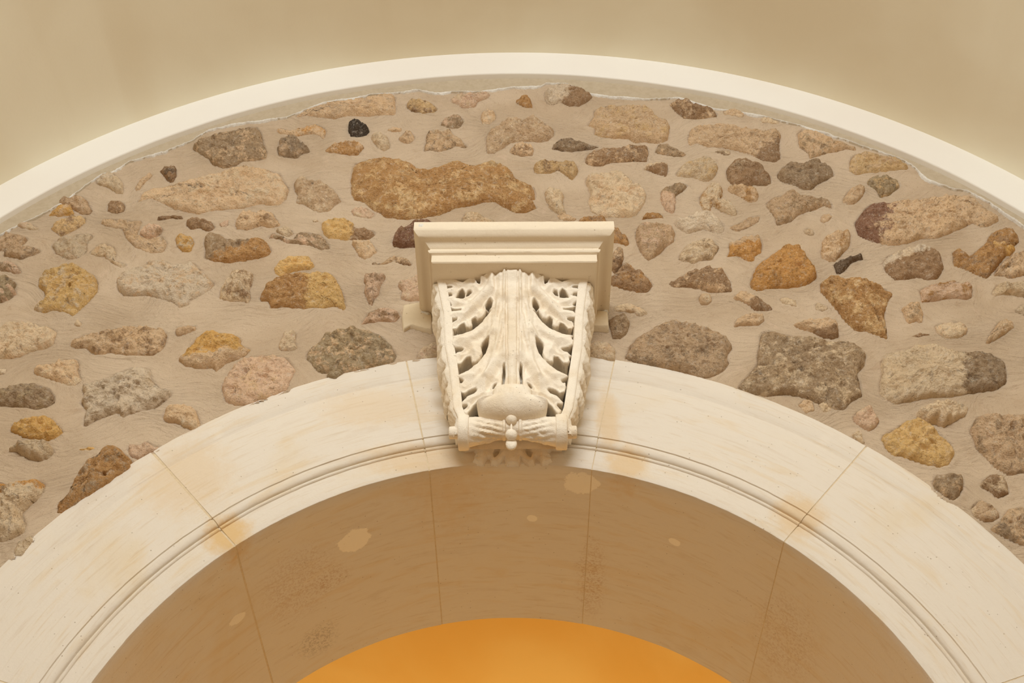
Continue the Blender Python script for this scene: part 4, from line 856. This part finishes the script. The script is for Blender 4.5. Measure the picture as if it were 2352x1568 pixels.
hgt += sheet * 0.012 * sstep(4.62, 4.665, wz) * np.exp(-(ax / 0.12) ** 2)
fall = np.clip(-d / 0.0065, 0, 1.3)                          # the rim is undercut: it folds back beneath the leaf
hgt = np.where(d < 0, 0.010 - 0.080 * fall, hgt)
g2 = d.reshape(gx.shape); ggx, ggz = np.gradient(g2, RES)
nrm = np.maximum(np.hypot(ggx, ggz), 1e-6)
back = (np.where(d < 0, fall * 0.0170, 0)).reshape(gx.shape)
x_ = x_ + (ggx / nrm * back).ravel(); zs_ = z_ + (ggz / nrm * back).ravel()
zz2 = np.clip(z_, ZLO - 0.06, ZT)
V = np.stack([x_, -(prof_p(zz2) - 0.008 + hgt), zs_], 1)
kf = keep & (z_ > 4.128) & ~((np.abs(x_ - XC) < 0.086) & (z_ < 4.185))
F = grid_faces(len(X), len(Z), kf)
V, F, _ = compact(V, F)
leaf = mk('acanthus_leaf', V, F, m_carved, bracket, label='pierced acanthus leaf with three pairs of toothed lobes')

# ---- its curled tip
nu, nv = 67, 41
u, v = np.meshgrid(np.linspace(-1.06, 1.06, nu), np.linspace(0, 1, nv), indexing='ij')
side = sstep(1.0, 1.05, np.abs(u)); u = np.clip(u, -1, 1)
ph = v * pi * 0.985
wdt = 0.060 + 0.048 * sstep(0.50, 0.66, v) - 0.007 * sstep(0.72, 0.95, v)
env = 0.50 + 0.50 * np.clip(1 - np.abs(u) ** 2.6, 0, 1) ** 0.6
pp_ = 0.165 + 0.072 * env * np.sin(ph) ** 0.8 + 0.0016 * fbm(u * 6, v * 6, 0 * u, 601, 3)
pp_ += 0.016 * np.exp(-((np.abs(u) - 0.95) / 0.10) ** 2) * np.exp(-((v - 0.62) / 0.12) ** 2)
pp_ -= 0.05 * side
zc_ = 4.159 + 0.066 * np.cos(ph) * (0.70 + 0.30 * env) + 0.010 * np.abs(u) ** 2 * sstep(0.4, 0.7, v)
xx_ = XC + u * wdt * (1 - 0.05 * side)
V = np.stack([xx_, -pp_, zc_], -1).reshape(-1, 3)
mk('leaf_tip', V, grid_faces(nu, nv, flip=True).tolist(), m_carved, leaf, label='bulging curled tip of the acanthus leaf')

# ---- scroll roll under the leaf: a lathe about the x axis
RC = (0.0, -0.135, 4.083)
def lathe_x(profile, name, label, amp=0.0, seed=0, nseg=72, carve=0.0, lean=0.0, parent=None):
    P_ = np.array(profile); th = np.linspace(0, 2 * pi, nseg, endpoint=False)
    xq, tq = np.meshgrid(P_[:, 0], th, indexing='ij'); rq = np.meshgrid(P_[:, 1], th, indexing='ij')[0]
    rq = rq + amp * fbm(xq * 40, np.cos(tq) * 2.2, np.sin(tq) * 2.2, seed, 3) * (rq > 0.002)
    if carve:
        env_ = np.exp(-((np.abs(xq - XC) - 0.075) / 0.04) ** 2)
        rq = rq + carve * env_ * (np.abs(np.sin(tq * 7 + np.abs(xq - XC) * 60)) - 0.5) + carve * 0.7 * env_ * fbm(xq * 70, np.cos(tq) * 5, np.sin(tq) * 5, seed + 4, 2)
    lift_ = lean * np.clip(1 - (np.abs(xq - XC) / 0.135) ** 2, 0, 1)
    V = np.stack([xq, RC[1] - 0.7 * lift_ + rq * np.cos(tq), RC[2] + 0.7 * lift_ + rq * np.sin(tq)], -1).reshape(-1, 3)
    n, m = len(P_), nseg; F = []
    for i_ in range(n - 1):
        for j in range(m): F.append((i_ * m + j, i_ * m + (j + 1) % m, (i_ + 1) * m + (j + 1) % m, (i_ + 1) * m + j))
    F.append(list(range(m))[::-1]); F.append([(n - 1) * m + j for j in range(m)])
    o = mk(name, V, F, m_carved, parent or bracket); sharp(o, 40); o['label'] = label
    return o
XL, XR = -0.160, 0.171
mid = []
for t in np.linspace(0, 1, 90):
    x = (XL + 0.030) + (XR - XL - 0.060) * t
    q = abs(x - XC) / 0.135
    r_ = 0.0330 + 0.014 * q ** 1.8
    if abs(abs(x - XC) - 0.024) < 0.0045: r_ = 0.0375
    elif abs(x - XC) < 0.0195: r_ = 0.0315
    mid.append((x, r_))
roll = lathe_x(mid, 'volute_roll', 'waisted roll carved with small leaves', 0.0025, 71, carve=0.0060, lean=0.013)
def flange(x0, x1): return [(x0, 0.040), (x0 + 0.001, 0.0525), (x0 + 0.004, 0.0550), ((x0 + x1) / 2, 0.0555), (x1 - 0.004, 0.0545), (x1 - 0.001, 0.0515), (x1, 0.040)]
lathe_x(flange(XL, XL + 0.034), 'volute_rim', 'plain rounded rim at the end of the roll', 0.0016, 73, parent=roll)
lathe_x(flange(XR - 0.036, XR), 'volute_rim', 'plain rounded rim at the end of the roll', 0.0016, 75, parent=roll)
lathe_x([(XL - 0.028, 0.013), (XL - 0.027, 0.0175), (XL - 0.024, 0.019), (XL - 0.004, 0.0195), (XL + 0.004, 0.0195)], 'axle_peg', 'short round peg sticking out of the roll end', 0.001, 77, 32, parent=roll)
lathe_x([(XR - 0.004, 0.0200), (XR + 0.004, 0.0200), (XR + 0.025, 0.0195), (XR + 0.028, 0.018), (XR + 0.029, 0.013)], 'axle_peg', 'short round peg sticking out of the roll end', 0.001, 79, 32, parent=roll)
for c, r_, sc in (((XC - 0.003, -0.180, 4.097), 0.0180, (1, 1, 1.0)), ((XC - 0.003, -0.170, 4.043), 0.0180, (1, 1, 1.0))):
    V, F = ball(c, r_, 24, 16, sc, 0.06, 5)
    mk('bead', V, F, m_carved, roll, label='round bead at the middle of the roll')
V, F = ball((XC - 0.003, -0.152, 4.022), 0.0175, 24, 16, (0.98, 0.7, 1.25), 0.05, 8)
mk('tongue', V, F, m_carved, roll, label='small rounded tongue under the beads')
V, F = ball((XC - 0.003, -0.176, 4.066), 0.007, 12, 10, (0.6, 1, 2.2), 0.05, 8)
mk('bead_link', V, F, m_carved, roll)

# ---- underside of the scroll back to the wall
nu, nv = 61, 25
x = np.linspace(XL + 0.012, XR - 0.012, nu); t = np.linspace(0, 1, nv)
gx, gt = np.meshgrid(x, t, indexing='ij')
q = np.abs(gx - XC) / 0.16
gz = 4.062 + 0.012 * np.sin(pi * gt) + 0.075 * gt - 0.010 * q ** 2 + 0.001 * fbm(gx * 40, gt * 8, 0 * gx, 701, 3)
gy = -0.130 + 0.150 * gt
V = np.stack([gx, gy, gz], -1).reshape(-1, 3); F = grid_faces(nu, nv, flip=True).tolist()
b0 = len(V); V = np.concatenate([V, V + np.array([0, 0, 0.06])]); F += (grid_faces(nu, nv) + b0).tolist()
e = [i_ * nv for i_ in range(nu)]
for j in range(nv - 1):
    F.append((j, j + 1, b0 + j + 1, b0 + j)); k = (nu - 1) * nv + j; F.append((k + 1, k, b0 + k, b0 + k + 1))
mk('scroll_underside', V, F, m_carved, bracket, label='curved underside of the scroll running back to the arch')

# ---- pendant leaf on the face of the arch
PD = pts(PENDANT, 10000.0); PH = [pts(q, 10000.0) for q in PENDANT_HOLES]
XP = PD[0, 0]
X = np.arange(-0.14, 0.15, 0.0021); Z = np.arange(4.02, 4.20, 0.0021)
gx, gz = np.meshgrid(X, Z, indexing='ij'); x_, z_ = gx.ravel(), gz.ravel()
Q = np.stack([XP - np.abs(x_ + 0.0012 * fbm(x_ * 70, z_ * 70, 0 * x_, 801, 2) - XP), z_], 1)
half = np.vstack([PD, [[XP + 0.03, PD[-1, 1]], [XP + 0.03, PD[0, 1]]]])
d = np.where(inside(Q, half), 1.0, -1.0) * line_dist(Q, PD[:])
for hp in PH: d = np.minimum(d, -sdf(Q, hp))
sh = sstep(-0.002, 0.003, d)
hg = 0.013 * sh + 0.004 * sstep(0, 0.02, d) + 0.10 * np.clip(z_ - 4.12, 0, 0.2) * sh + 0.002 * sh * np.cos((x_ - XP) / 0.030 * 2 * pi) + 0.0015 * sh * fbm(x_ * 50, z_ * 50, 0 * x_, 803, 3)
hg = np.where(d < 0, -0.006 + (hg + 0.006) * sstep(-0.004, -0.0005, d), hg)
V = np.stack([x_, 0.008 - hg, z_], 1)
V, F, _ = compact(V, grid_faces(len(X), len(Z), d > -0.004))
mk('pendant_leaf', V, F, m_carved, bracket, label='small pierced leaf hanging below the roll on the arch face')
